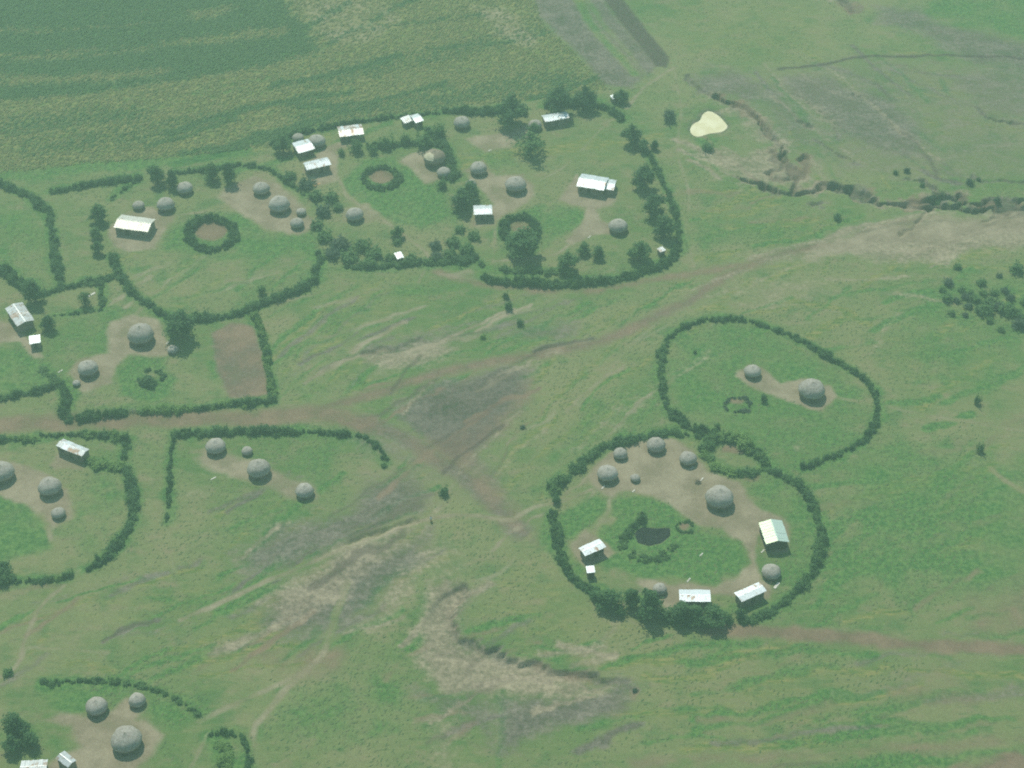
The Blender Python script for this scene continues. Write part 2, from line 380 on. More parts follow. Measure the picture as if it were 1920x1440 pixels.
fw = [1.1, .8, 1.4, .9, 1.5, 1.6, .8, .9, 1.0, .9, .6, .4, 1.3, .9, .9, .6, 1.4, .6, .6, .5, 1.0, .9, 1.0, .6, .8, .8, .5, .9]
fs = [.85, .6, .9, .45, .7, .75, .7, .85, .9, .85, .7, .7, .8, .6, .9, .75, .7, .5, .45, .4, .55, .5, .9, .6, .5, .5, .4, .8]
for p_, w_, s_ in zip(fp, fw, fs):
    road('footpath', p_, w_ * .9, 'dirt', s_ * .92, .6, .22)
line('pale', .6, .8, 1, [(620, 1040), (720, 1000), (800, 972)], .3)

# --- swept earth around the houses
yards = [
    ('yard', .95, 1.6, [(1102, 902), (1110, 872), (1150, 842), (1215, 822), (1265, 826), (1303, 846), (1330, 890), (1388, 905), (1406, 940), (1428, 958), (1470, 968), (1486, 1000), (1482, 1040), (1440, 1036), (1420, 1000), (1412, 1050), (1425, 1085), (1446, 1105), (1440, 1126), (1400, 1138), (1372, 1120), (1335, 1118), (1278, 1132), (1250, 1142), (1232, 1114), (1198, 1100), (1200, 1084), (1270, 1096), (1340, 1098), (1380, 1080), (1402, 1056), (1388, 1014), (1350, 992), (1310, 988), (1290, 970), (1250, 938), (1205, 924), (1160, 926), (1140, 940)]),
    ('yard', .9, 1.2, [(1060, 1022), (1102, 994), (1155, 1034), (1095, 1064)]),
    ('yard', .9, 1.4, [(1376, 702), (1400, 682), (1432, 690), (1462, 718), (1500, 708), (1556, 722), (1566, 745), (1535, 772), (1490, 757), (1440, 740), (1400, 724)]),
    ('yard', .9, 2.0, [(408, 372), (440, 345), (480, 332), (525, 345), (565, 385), (602, 420), (562, 442), (500, 432), (440, 402)]),
    ('yard', .85, 1.8, [(196, 432), (228, 402), (290, 388), (335, 402), (312, 430), (288, 468), (240, 472), (208, 462)]),
    ('yard', .9, 1.8, [(206, 605), (250, 588), (302, 598), (322, 640), (345, 658), (300, 672), (240, 668), (215, 692), (206, 722), (150, 738), (128, 702), (150, 675), (202, 664)]),
    ('yard', .9, 1.6, [(-60, 590), (20, 605), (62, 640), (82, 672), (66, 672), (40, 640), (-60, 645)]),
    ('yard', .85, 2.6, [(362, 852), (405, 828), (450, 858), (520, 880), (592, 915), (604, 945), (540, 932), (470, 908), (400, 882)]),
    ('yard', .92, 1.8, [(-60, 860), (20, 862), (90, 888), (126, 916), (132, 970), (98, 988), (62, 952), (0, 925), (-60, 920)]),
    ('yard', .85, 1.4, [(85, 878), (108, 848), (164, 866), (152, 882)]),
    ('yard', .95, 2.2, [(78, 1352), (112, 1335), (160, 1342), (200, 1335), (236, 1308), (282, 1312), (262, 1348), (305, 1380), (284, 1420), (225, 1460), (40, 1470), (95, 1432), (150, 1402), (130, 1366)]),
    ('yard', .8, 2.0, [(870, 262), (930, 252), (985, 236), (1010, 246), (962, 276), (905, 288)]),
    ('yard', .85, 1.8, [(868, 320), (905, 300), (930, 330), (985, 322), (1004, 350), (1000, 372), (950, 396), (930, 412), (922, 422), (880, 424), (878, 412), (925, 380), (896, 352)]),
    ('yard', .88, 1.8, [(750, 298), (800, 280), (838, 296), (848, 335), (800, 348), (782, 322)]),
    ('yard', .9, 1.6, [(1044, 378), (1062, 350), (1082, 328), (1095, 355), (1162, 362), (1152, 384), (1122, 392), (1130, 410), (1182, 430), (1170, 446), (1120, 440), (1078, 462), (1062, 450), (1100, 408), (1102, 390)]),
    ('yard', .85, 1.6, [(566, 320), (590, 292), (622, 270), (690, 256), (660, 275), (634, 285), (636, 340), (600, 350), (578, 344)]),
    ('yard', .7, 1.6, [(640, 392), (690, 380), (715, 398), (722, 412), (680, 422), (645, 418)]),
    ('yard', .6, 1.6, [(1010, 232), (1072, 222), (1060, 245), (1020, 246)]),
    ('yard', .6, 1.4, [(880, 500), (910, 520), (870, 530), (820, 510)]),
]
for nm, s, sf, pts in yards:
    i, d = poly('dirt', s, sf * 1.7, pts, .5, erase=('lush', 'yellow', 'grey'))
    claim('yard', i, d)
poly('red', .55, 3, [(430, 360), (560, 390), (590, 420), (480, 420)], .5)
# ploughed brown garden
i, d = poly('red', .75, 2.5, [(398, 622), (440, 602), (478, 612), (498, 680), (506, 738), (430, 745), (405, 700)], .3, erase=('lush',))
put('grey', i, sstep(1, -1, d) * .75); claim('ploughed_garden', i, d)
poly('lush', .8, 3, [(385, 680), (425, 672), (415, 710), (392, 720)], .8)
# trodden floors of the pens
for cx, cy, rx, ry, m, s in [(394, 434, 34, 22, 'red', .9), (718, 331, 24, 15, 'red', .9), (975, 420, 24, 16, 'red', .7), (280, 702, 18, 9, 'dirt', .6), (1380, 752, 16, 7, 'red', .7), (1283, 986, 12, 8, 'red', .8), (1378, 845, 30, 9, 'red', .8), (1405, 896, 22, 9, 'red', .7), (1135, 976, 16, 8, 'dirt', .6)]:
    poly(m, s, 1.6, ell(cx, cy, rx, ry), .4, erase=('lush',))
i, d = poly('dark', 1.0, 1.2, [(1188, 1000), (1200, 988), (1255, 988), (1256, 1002), (1240, 1018), (1215, 1022), (1196, 1014)], .2, erase=('lush', 'dirt'))
Zt[i] -= sstep(1.0, -2.2, d) * 1.1
claim('mud_hollow', i, d)

# --- gullies: the ground itself is cut
def gully(pts, w, depth, warp=1.0, stain='grey', ss=.8):
    l = smooth_line(PP(pts), 2.0); i = bbox(l, w * 4 + 6)
    d = d_line(i, l, warp)
    jag = np.maximum(.15, 1 + 1.6 * fbm(VX[i], VY[i], 7, 3, 61.0) + 1.7 * fbm(VX[i], VY[i], 1.9, 2, 67.0))
    v = sstep(w * jag, w * .55 * jag, d)
    Zt[i] -= depth * v * np.clip(.75 + 2.2 * fbm(VX[i], VY[i], 9, 2, 77.0), .25, 1.2)
    put(stain, i, sstep(w * 2.4 * jag, w * .8 * jag, d) * ss)
    if depth > 1.2:
        put('red', i, sstep(w * 3.4 * jag, w * 1.0 * jag, d) * .8 * sstep(-.1, .12, fbm(VX[i], VY[i], 8, 2, 15.0)))
        put('pale', i, sstep(w * 4.0 * jag, w * 1.2 * jag, d) * .7 * sstep(-.02, .15, fbm(VX[i], VY[i], 8, 2, 19.0)))
        put('dark', i, sstep(w * 1.0 * jag, w * .7 * jag, d) * .45)
    put('lush', i, sstep(w * 2.2, w, d), 'mul'); put('yellow', i, sstep(w * 2.2, w, d), 'mul')
gully([(1395, 330), (1430, 345), (1480, 360), (1520, 362), (1545, 350), (1580, 356), (1620, 372), (1680, 386), (1720, 392), (1770, 384), (1810, 388), (1860, 388), (1990, 380)], 1.35, 2.4)
gully([(1690, 388), (1730, 376), (1765, 362), (1790, 372), (1830, 376), (1990, 372)], 1.3, 2.2)
gully([(1545, 352), (1540, 342), (1600, 358)], 1.4, 1.6)
gully([(1345, 178), (1390, 205), (1430, 240), (1455, 262), (1466, 285), (1480, 310), (1492, 335), (1492, 358)], 1.15, 1.9)
gully([(1450, 290), (1480, 318), (1500, 325)], 1.8, 1.6, stain='red')
gully([(1470, 300), (1462, 312), (1448, 318)], 1.6, 1.6, stain='red')
gully([(1500, 300), (1512, 315), (1496, 330)], 1.5, 1.6, stain='red')
gully([(1480, 335), (1455, 330), (1440, 322)], 1.2, 1.4, stain='red')
gully([(1560, 345), (1600, 362), (1640, 372)], 1.5, 2.0)
gully([(1740, 392), (1755, 376), (1750, 360)], 1.3, 1.8)
gully([(1790, 386), (1800, 370), (1790, 360)], 1.2, 1.6)
gully([(1850, 386), (1880, 394), (1930, 392)], 1.3, 1.6)
gully([(1640, 376), (1625, 366), (1600, 366)], 1.0, 1.4)
gully([(1600, 170), (1650, 205), (1690, 260)], .6, .7)
gully([(1500, 180), (1560, 225), (1580, 262)], .5, .5)
gully([(1700, 330), (1740, 345), (1770, 366)], .7, .9)
gully([(1818, 330), (1850, 338), (1960, 340)], .6, .7)
gully([(1840, 205), (1868, 226), (1960, 236)], .7, .8)
gully([(1280, 145), (1310, 165), (1345, 178)], 1.0, .8)
gully([(1530, 262), (1550, 280), (1610, 304)], .8, .8)
gully([(1500, 228), (1518, 240)], 1.2, .9)
gully([(1525, 388), (1550, 384)], 1.2, .8)
gully([(1540, -10), (1575, 0), (1600, 20)], 1.4, 1.4)
gully([(1690, 445), (1720, 425), (1735, 400), (1760, 390)], .8, .9, stain='pale')
gully([(1850, 412), (1880, 403), (1990, 398)], 1.0, 1.0, stain='pale')
gully([(1000, 662), (1050, 647), (1105, 633)], .7, .5, .5)
gully([(600, 1045), (680, 1010), (780, 975)], .8, .7, .6, 'pale', .6)
gully([(190, 1200), (240, 1175), (300, 1162)], .6, .4, .5)
gully([(690, 668), (730, 660), (790, 645)], 1.2, .6, 1)
# eroded bank in the foreground: steep lip, then a slope that climbs back out
bank = smooth_line(PP([(872, 1092), (872, 1110), (846, 1150), (868, 1192), (915, 1214), (945, 1212), (940, 1236), (1000, 1240), (1045, 1252), (1110, 1258), (1125, 1268), (1160, 1272), (1200, 1290)]), 2.0)
lo = PP([(872, 1092), (872, 1110), (846, 1150), (868, 1192), (915, 1214), (945, 1212), (940, 1236), (1000, 1240), (1045, 1252), (1110, 1258), (1125, 1268), (1160, 1272), (1200, 1290), (1190, 1320), (1080, 1345), (950, 1360), (850, 1320), (780, 1260), (770, 1150), (810, 1100), (860, 1092)])
i = bbox(lo, 10)
tooth = 1.2 * fbm(VX[i], VY[i], 2.2, 2, 90.0) + 3.2 * fbm(VX[i] * .5 - VY[i] * .86, VY[i] * .2 + VX[i] * .1, 1.3, 2, 33.0)
dp = d_poly(i, lo, .3) + tooth; db = d_line(i, bank, .3); lip = sstep(3.0, .8, db - np.abs(dp - tooth)); db = np.where(db < 4.5, np.minimum(np.abs(dp), db), db)
v = sstep(.2, -.8, dp) * sstep(9, 1.0, db) * lip * (.25 + .75 * sstep(2, 12, np.hypot(VX[i] - bank[-1][0], VY[i] - bank[-1][1])))
Zt[i] -= 1.15 * v
put('grey', i, sstep(3.5, .6, db) * sstep(1.0, -.5, dp) * .9 * lip)
put('red', i, sstep(5, .6, db) * sstep(.6, -.5, dp) * .6 * sstep(-.1, .1, fbm(VX[i], VY[i], 8, 2, 15.0)))
put('lush', i, sstep(2.0, .5, db), 'mul'); put('yellow', i, sstep(2.0, .5, db), 'mul')
put('lush', i, v, 'mul')

# --- surveyed hedge lines (grown further down); lush weeds grow along their feet
HEDGES = []
def H(pts, *a, **k): HEDGES.append((pts, a, k))
H([(-40, 335), (0, 342), (40, 358), (70, 378), (92, 398), (98, 430), (100, 460), (106, 495), (113, 530)], 'dark hedge coming down from the crop field at the edge', 2.4, 2.3)
H([(95, 357), (130, 351), (175, 343), (215, 337), (262, 330)], 'dark hedge stretch left of the first back trees', 2.4, 2.2)
H([(330, 322), (380, 318), (440, 308), (490, 312), (515, 322), (545, 345), (570, 362)], 'thin hedge linking the back trees to the shrubs', 1.8, 1.8, gap=.15)
H([(205, 375), (230, 355), (262, 338)], 'sparse low hedge slanting up to the back trees', 1.6, 1.2, 'leaf_mid', gap=.25)
H([(208, 478), (222, 510), (242, 540), (268, 562), (300, 584), (325, 595)], 'dark curved hedge left of the large round tree', 2.2, 2.2)
H([(362, 592), (400, 592), (440, 586), (470, 575), (520, 556), (565, 539), (590, 522)], 'curved hedge right of the large round tree', 2.4, 2.1)
H([(590, 512), (600, 490), (597, 470)], 'short hedge piece below the dense shrubs', 2.0, 2.0)
H([(78, 547), (110, 540), (150, 529), (190, 524), (222, 512)], 'hedge crossing between the left hedge and the oval hedge', 2.4, 1.9, mix='leaf_mid')
H([(190, 528), (191, 552), (192, 578)], 'short straight hedge spur beside the pale plank', 1.6, 1.5)
H([(102, 590), (130, 588), (165, 584), (190, 580)], 'thin low hedge along the small garden', 1.2, .9, 'leaf_mid', gap=.15)
H([(-30, 500), (5, 503), (28, 520), (50, 535)], 'thick dark thicket at the picture edge above the rusty house', 4.5, 2.8)
H([(475, 588), (487, 612), (497, 650), (505, 700), (513, 742)], 'straight hedge along the bare brown garden', 2.0, 2.0, mix='leaf_bright')
H([(512, 748), (470, 752), (420, 755), (370, 762), (320, 766), (262, 768)], 'roadside hedge below the brown garden', 2.2, 2.0, mix='leaf_bright')
H([(236, 769), (200, 773), (160, 778), (128, 781), (118, 765), (124, 740), (112, 716)], 'thick roadside hedge at the corner of the ring pen compound', 3.2, 2.2, mix='leaf_mid')
H([(-40, 748), (0, 742), (40, 735), (75, 727), (106, 716)], 'dark hedge running to the picture edge above the road', 2.4, 2.2)
H([(80, 690), (95, 705), (115, 722)], 'bright weedy hedge beside the hedge corner', 2.4, 1.2, 'leaf_mid', gap=.1)
H([(-40, 826), (0, 822), (40, 818), (75, 815)], 'hedge at the edge just below the road', 2.2, 1.9, mix='leaf_bright')
H([(75, 812), (150, 812), (200, 812), (235, 818), (236, 835), (231, 852)], 'bright topped hedge above the striped iron house', 2.2, 1.9, mix='leaf_bright')
H([(165, 858), (190, 868), (215, 873), (236, 872)], 'bright green hedge beside the striped iron house', 2.4, 1.4, 'leaf_bright')
H([(236, 878), (245, 905), (248, 935), (246, 965), (236, 992), (205, 1030), (165, 1064)], 'dark curved hedge on the right of the lower compound', 2.3, 2.1)
H([(130, 1074), (100, 1080), (60, 1084), (20, 1084)], 'short bright topped hedge left of the path gap', 2.2, 1.9, mix='leaf_bright')
H([(4, 1058), (3, 1075), (4, 1088)], 'stub of dark hedge at the picture edge', 2.2, 2.4)
H([(312, 972), (314, 940), (317, 890), (320, 845), (323, 820)], 'thin upright hedge standing off the road', 1.5, 1.9)
H([(328, 812), (370, 808), (430, 807), (500, 805), (540, 806)], 'straight dark hedge along the road above the hut row', 2.2, 2.0)
H([(548, 806), (600, 809), (660, 814), (690, 822), (712, 838), (722, 858)], 'dark hedge end bending away at the road curve', 1.8, 1.9)
H([(80, 1277), (130, 1276), (185, 1273)], 'low dark hedge above the lowest yard', 1.4, 1.2)
H([(192, 1274), (240, 1278), (290, 1291), (330, 1311), (372, 1337)], 'weak low hedge curving around the lowest huts', 1.5, 1.0, 'leaf_mid', gap=.15)
H([(395, 1377), (420, 1369), (440, 1372)], 'short dark hedge at the top of the bright garden', 1.8, 1.7)
H([(448, 1376), (460, 1395), (465, 1420), (465, 1470)], 'dark hedge on the right of the bright garden', 1.8, 1.8)
H([(415, 1395), (420, 1425), (425, 1470)], 'bright green planting inside the lower garden', 4.2, 1.4, 'leaf_bright', mix='leaf_mid')
H([(512, 268), (550, 250), (600, 238), (640, 230)], 'dark hedge behind the small bright iron houses', 3.0, 2.2)
H([(640, 230), (700, 222), (760, 214), (830, 208), (860, 208)], 'thin dark hedge along the crop field', 1.8, 1.9)
H([(865, 206), (900, 208), (940, 205), (985, 208)], 'thick dark hedge of shrubs above the dark hut', 4.0, 2.6)
H([(1025, 192), (1060, 190), (1090, 192), (1115, 190)], 'thick hedge above the long narrow house', 4.2, 2.8)
H([(1120, 195), (1145, 205), (1165, 222)], 'hedge corner by the tiny back shed', 3.0, 2.2, mix='leaf_mid')
H([(690, 274), (730, 270), (780, 266), (830, 272)], 'inner hedge above the round pen of the middle compound', 3.0, 1.8, mix='leaf_mid', gap=.1)
H([(800, 240), (818, 258), (835, 275), (846, 300), (850, 335)], 'inner dividing hedge right of the ruined hut', 2.4, 2.2, gap=.1)
H([(1215, 285), (1232, 315), (1250, 355), (1263, 390), (1272, 425), (1274, 455)], 'outer hedge on the pond side of the upper compound', 1.8, 2.0)
H([(1272, 460), (1255, 485), (1215, 504), (1160, 519), (1100, 527), (1040, 530)], 'thick lower hedge curving under the small trees', 3.4, 2.4)
H([(1036, 530), (980, 526), (930, 524), (905, 514)], 'thick dark hedge end beside the trampled gap', 3.4, 2.6)
H([(900, 492), (915, 500), (1000, 508), (1060, 508)], 'bright low hedge inside the thick lower hedge', 2.4, 1.4, 'leaf_mid', gap=.3)
H([(650, 500), (700, 498), (760, 494), (788, 490)], 'hedge along the bottom of the dense shrubs', 2.4, 1.8, mix='leaf_mid')
H([(805, 490), (850, 487), (890, 482)], 'short hedge right of the path gap', 2.6, 1.7, mix='leaf_mid')
H([(1262, 782), (1250, 755), (1242, 725), (1238, 690), (1244, 655), (1262, 625), (1300, 603), (1345, 595), (1390, 597), (1430, 606), (1470, 620), (1510, 640), (1560, 670), (1605, 695), (1632, 718), (1645, 750)], 'long dark hedge around the back of the upper ring', 1.9, 2.0, mix='leaf_mid')
H([(1646, 760), (1641, 790), (1620, 820), (1580, 845), (1545, 859), (1506, 873)], 'hedge closing the far lower side of the upper ring', 1.7, 1.9)
H([(1262, 772), (1285, 790), (1320, 808), (1340, 815)], 'bushy hedge between the two ring compounds', 3.4, 2.2)
H([(1040, 918), (1052, 898), (1085, 872), (1120, 843), (1160, 826), (1210, 815), (1260, 808), (1310, 818)], 'back hedge of the round compound behind its huts', 2.6, 1.9, mix='leaf_mid')
H([(1440, 878), (1470, 890), (1500, 908), (1525, 942), (1539, 985), (1540, 1030), (1525, 1068)], 'hedge on the far side of the round compound by the lime roof', 2.3, 2.0, mix='leaf_mid')
H([(1520, 1075), (1495, 1105), (1460, 1134), (1425, 1154), (1392, 1167)], 'lower hedge of the round compound below the iron house', 2.2, 1.8, mix='leaf_mid')
H([(1035, 958), (1042, 990), (1050, 1030), (1065, 1068), (1095, 1095), (1130, 1112)], 'ragged hedge left of the lone iron house', 3.2, 1.9, mix='leaf_mid')
H([(1318, 842), (1336, 824), (1362, 818), (1392, 826), (1416, 845), (1436, 866)], 'bright green back hedge of the oval pen', 2.8, 2.4, 'leaf_bright', mix='leaf_mid')
H([(1322, 852), (1343, 870), (1375, 884), (1410, 887), (1438, 876)], 'green front hedge of the oval pen', 2.2, 1.3, 'leaf_mid', mix='leaf_bright')
PEN = 'low hedges around animal pens'
H(ell(396, 437, 43, 29), 'dark hedge ring of the pen below the back huts', 3.4, 2.4, closed=True, group=PEN)
H(ell(715, 331, 32, 20), 'hedge ring of the pen in the middle compound', 3.2, 2.0, 'leaf_mid', closed=True, group=PEN, mix='leaf_dark')
H(ell(975, 428, 31, 26), 'hedge ring of the pen under the big tree', 3.2, 2.4, closed=True, group=PEN)
H(ell(281, 704, 24, 15), 'broken small hedge ring in the grass circle', 2.0, 1.5, closed=True, group=PEN, gap=.4)
H(ell(1383, 758, 24, 14), 'low weedy ring inside the upper ring compound', 1.2, .7, 'leaf_grey', closed=True, group=PEN, gap=.2)
H(ell(1284, 987, 16, 10), 'small hedge ring on the yard next to the murky pool', 1.0, .8, closed=True, group=PEN, gap=.2)
H([(1165, 1005), (1172, 1028), (1195, 1042), (1225, 1046), (1250, 1036), (1268, 1015)], 'green bank of bushes below the murky pool', 3.4, .9, 'leaf_mid', group=PEN, gap=.42)
H([(1176, 1000), (1186, 982), (1206, 970)], 'dark bushes above the murky pool', 2.2, 1.9, group=PEN)

for pts_, a_, k_ in HEDGES:
    ln_ = smooth_line(PP(pts_, .5), 3.0, k_.get('closed', False)); w_ = a_[1] if len(a_) > 1 else 2.0
    i = bbox(ln_, w_ + 8); d = d_line(i, ln_, .6)
    v = sstep(w_ * .6 + 2.6, w_ * .4, d) * .75
    put('lush', i, v); put('dirt', i, v * .7, 'mul'); put('yellow', i, v * .7, 'mul')

# --- pond bed
pond_px = [(1294, 243), (1300, 232), (1312, 226), (1318, 214), (1330, 208), (1346, 216), (1358, 228), (1364, 238), (1352, 247), (1330, 250), (1310, 256), (1298, 252)]
pond_w = smooth_line(PP(pond_px, -.35), 1.2, True)[:-1]
i = bbox(pond_w, 8); d = d_poly(i, pond_w, 0.0)
Zt[i] = Zt[i] * sstep(0, 6, d) + (-.25) * (1 - sstep(0, 6, d)) - .7 * sstep(.7, -1.4, d) + .25 * np.exp(-((d - 2.2) / 1.2) ** 2)
put('grey', i, sstep(2.5, .2, d) * .7); put('lush', i, sstep(2.5, 0, d), 'mul')
i2, d2 = poly('lush', .9, 3, [(1305, 258), (1350, 256), (1345, 285), (1320, 290)], .6)

Zg = Zt.reshape(ny, nx)
def gz(x, y):
    fx, fy = (x - X0) / (X1 - X0) * (nx - 1), (y - Y0) / (Y1 - Y0) * (ny - 1)
    fx, fy = min(max(fx, 0), nx - 1.001), min(max(fy, 0), ny - 1.001)
    i, j = int(fx), int(fy); a, b = fx - i, fy - j
    return float((Zg[j, i] * (1 - a) + Zg[j, i + 1] * a) * (1 - b) + (Zg[j + 1, i] * (1 - a) + Zg[j + 1, i + 1] * a) * b)
def mval(name, x, y):
    i = int(round((x - X0) / (X1 - X0) * (nx - 1))); j = int(round((y - Y0) / (Y1 - Y0) * (ny - 1)))
    i, j = min(max(i, 0), nx - 1), min(max(j, 0), ny - 1)
    return M[name][j * nx + i]

# ------------------------------------------------------------------ materials
class NT:
    def __init__(self, name):
        self.m = bpy.data.materials.new(name); self.m.use_nodes = True
        self.t = self.m.node_tree; self.t.nodes.clear()
        self.out = self.t.nodes.new('ShaderNodeOutputMaterial')
    def n(self, typ, **kw):
        nd = self.t.nodes.new('ShaderNode' + typ)
        for k, v in kw.items(): setattr(nd, k, v)
        return nd
    def put(self, sock, v):
        if hasattr(v, 'is_output'): self.t.links.new(v, sock)
        elif isinstance(v, (tuple, list)) and len(v) == 3 and sock.type == 'RGBA': sock.default_value = (*v, 1)
        else: sock.default_value = v
    def math(self, op, a, b=0.0, c=0.0, clamp=False):
        nd = self.n('Math', operation=op); nd.use_clamp = clamp
        self.put(nd.inputs[0], a); self.put(nd.inputs[1], b); self.put(nd.inputs[2], c)
        return nd.outputs[0]
    def noise(self, vec, scale, detail=3.0, rough=.55):
        nd = self.n('TexNoise'); self.put(nd.inputs['Vector'], vec)
        nd.inputs['Scale'].default_value = scale; nd.inputs['Detail'].default_value = detail; nd.inputs['Roughness'].default_value = rough
        return nd.outputs[0]
    def mix(self, f, a, b, mode='MIX'):
        nd = self.n('Mix', data_type='RGBA', blend_type=mode)
        self.put(nd.inputs[0], f); self.put(nd.inputs[6], a); self.put(nd.inputs[7], b)
        return nd.outputs[2]
    def ramp(self, f, a, b):
        nd = self.n('MapRange', interpolation_type='SMOOTHSTEP')
        self.put(nd.inputs[0], f); nd.inputs[1].default_value = a; nd.inputs[2].default_value = b
        return nd.outputs[0]
    def finish(self, color, rough=.9, metal=0.0, bump=None, bstr=.4, bdist=.05, spec=.3):
        p = self.n('BsdfPrincipled')
        self.put(p.inputs['Base Color'], color); self.put(p.inputs['Roughness'], rough); self.put(p.inputs['Metallic'], metal)
        p.inputs['Specular IOR Level'].default_value = spec
        if bump is not None:
            b = self.n('Bump'); b.inputs['Strength'].default_value = bstr; b.inputs['Distance'].default_value = bdist
            self.put(b.inputs['Height'], bump); self.t.links.new(b.outputs[0], p.inputs['Normal'])
        self.t.links.new(p.outputs[0], self.out.inputs[0])
        return self.m

def ground_material():
    g = NT('ground_cover')
    pos = g.n('NewGeometry').outputs['Position']
    A = g.n('Attribute', attribute_name='ma'); B = g.n('Attribute', attribute_name='mb')
    sa = g.n('SeparateColor'); g.t.links.new(A.outputs['Color'], sa.inputs[0])
    sb = g.n('SeparateColor'); g.t.links.new(B.outputs['Color'], sb.inputs[0])
    raw = dict(zip(NAMES, [sa.outputs[0], sa.outputs[1], sa.outputs[2], A.outputs['Alpha'], sb.outputs[0], sb.outputs[1], sb.outputs[2], B.outputs['Alpha']]))
    mp = g.n('Mapping'); g.put(mp.inputs['Vector'], pos); mp.inputs['Rotation'].default_value = (0, 0, R(-52)); mp.inputs['Scale'].default_value = (.22, 1.0, 1.0)
    streak = g.noise(mp.outputs[0], .55, 4, .6)
    mp3 = g.n('Mapping'); g.put(mp3.inputs['Vector'], pos); mp3.inputs['Rotation'].default_value = (0, 0, R(-58)); mp3.inputs['Scale'].default_value = (.25, 1.0, 1.0)
    streak2 = g.noise(mp3.outputs[0], .9, 4, .65)
    mp2 = g.n('Mapping'); g.put(mp2.inputs['Vector'], pos); mp2.inputs['Rotation'].default_value = (0, 0, R(-34)); mp2.inputs['Scale'].default_value = (.6, 1.0, 1.0)
    wash = g.noise(mp2.outputs[0], .17, 8, .72)
    big = g.noise(pos, .022, 4, .6)
    mid = g.noise(pos, .11, 4, .6)
    fine = g.noise(pos, .75, 4, .65)
    grain = g.noise(pos, 2.6, 3, .7)
    # grass sward: green, drier olive and bare flecks
    gcol = g.mix(g.ramp(big, .34, .64), (.100, .170, .048), (.195, .205, .090))
    gcol = g.mix(g.math('MULTIPLY', g.ramp(wash, .46, .72), .75), gcol, (.245, .200, .120))
    gcol = g.mix(g.math('MULTIPLY', g.ramp(mid, .50, .70), .65), gcol, (.062, .145, .040))
    gcol = g.mix(g.math('MULTIPLY', g.ramp(streak, .50, .70), .55), gcol, (.195, .215, .085))
    gcol = g.mix(g.math('MULTIPLY', g.ramp(streak2, .56, .72), .5), gcol, (.050, .120, .036))
    def amt(name, k=.55, src=None, lo=.12, hi=.92):
        n = g.math('MULTIPLY', g.math('SUBTRACT', src if src else mid, .5), k * 2)
        return g.ramp(g.math('ADD', raw[name], g.math('MULTIPLY', n, g.ramp(raw[name], 0.0, .25))), lo, hi)
    def two(a, b, f, lo=.35, hi=.68): return g.mix(g.ramp(f, lo, hi), a, b)
    soil = g.math('ADD', g.math('MULTIPLY', wash, .6), g.math('MULTIPLY', fine, .4))
    c = gcol
    c = g.mix(g.math('MULTIPLY', amt('yellow', .6, streak), .9), c, two((.100, .160, .040), (.250, .235, .085), streak2, .36, .66))
    c = g.mix(g.math('MULTIPLY', amt('lush', .8, mid, .1, 1.0), .92), c, two((.048, .138, .034), (.112, .212, .054), fine))
    c = g.mix(g.math('MULTIPLY', amt('crop', .6, streak), .95), c, two((.026, .100, .024), (.080, .170, .040), streak2, .36, .66))
    c = g.mix(g.math('MULTIPLY', amt('grey', .9, soil, .1, 1.05), .9), c, two((.078, .068, .056), (.215, .186, .150), soil, .36, .66))
    c = g.mix(g.math('MULTIPLY', amt('red', .8, mid, .1, 1.0), .9), c, two((.158, .108, .074), (.245, .168, .112), mid))
    c = g.mix(g.math('MULTIPLY', amt('pale', .9, soil, .1, 1.05), .9), c, two((.178, .143, .100), (.370, .308, .210), soil, .36, .66))
    c = g.mix(g.math('MULTIPLY', amt('dirt', .6, mid, .12, .95), .95), c, two((.225, .182, .120), (.330, .275, .188), mid))
    c = g.mix(g.math('MULTIPLY', amt('dark', .4, fine), .95), c, two((.042, .034, .028), (.105, .084, .066), fine))
    v = g.math('ADD', g.math('MULTIPLY', g.math('SUBTRACT', fine, .5), .40), g.math('MULTIPLY', g.math('SUBTRACT', grain, .5), .75))
    v = g.math('ADD', v, 1.0)
    vm = g.n('VectorMath', operation='SCALE'); g.put(vm.inputs[0], c); g.put(vm.inputs['Scale'], v)
    h = g.math('ADD', g.math('MULTIPLY', grain, .35), fine)
    return g.finish(vm.outputs[0], .95, 0, h, .40, .18, .15)
MAT_G = ground_material()

def thatch_material():
    g = NT('weathered_thatch')
    tc = g.n('TexCoord').outputs['Object']
    oi = g.n('ObjectInfo').outputs['Random']
    n1 = g.noise(tc, 1.1, 4, .6); n2 = g.noise(tc, 5.0, 4, .7)
    mp = g.n('Mapping'); g.put(mp.inputs['Vector'], tc); mp.inputs['Scale'].default_value = (9, 9, 1.2)
    n3 = g.noise(mp.outputs[0], 1.0, 2, .6)
    a = g.mix(oi, (.320, .298, .252), (.405, .382, .330))
    c = g.mix(g.ramp(n1, .3, .7), a, (.275, .248, .205))
    c = g.mix(g.math('MULTIPLY', g.ramp(n3, .42, .7), .6), c, (.49, .475, .43))
    c = g.mix(g.math('MULTIPLY', g.ramp(n2, .55, .75), .55), c, (.21, .19, .165))
    return g.finish(c, .9, 0, n2, .8, .06, .2)
def plain(name, col, col2, scale=1.5, rough=.85, metal=0, spec=.3, rnd=.25, bstr=.4):
    g = NT(name)
    tc = g.n('TexCoord').outputs['Object']; oi = g.n('ObjectInfo').outputs['Random']
    n = g.noise(tc, scale, 5, .65)
    f = g.math('ADD', g.ramp(n, .35, .68), g.math('MULTIPLY', g.math('SUBTRACT', oi, .5), rnd), clamp=True)
    return g.finish(g.mix(f, col, col2), rough, metal, n, bstr, .04, spec)
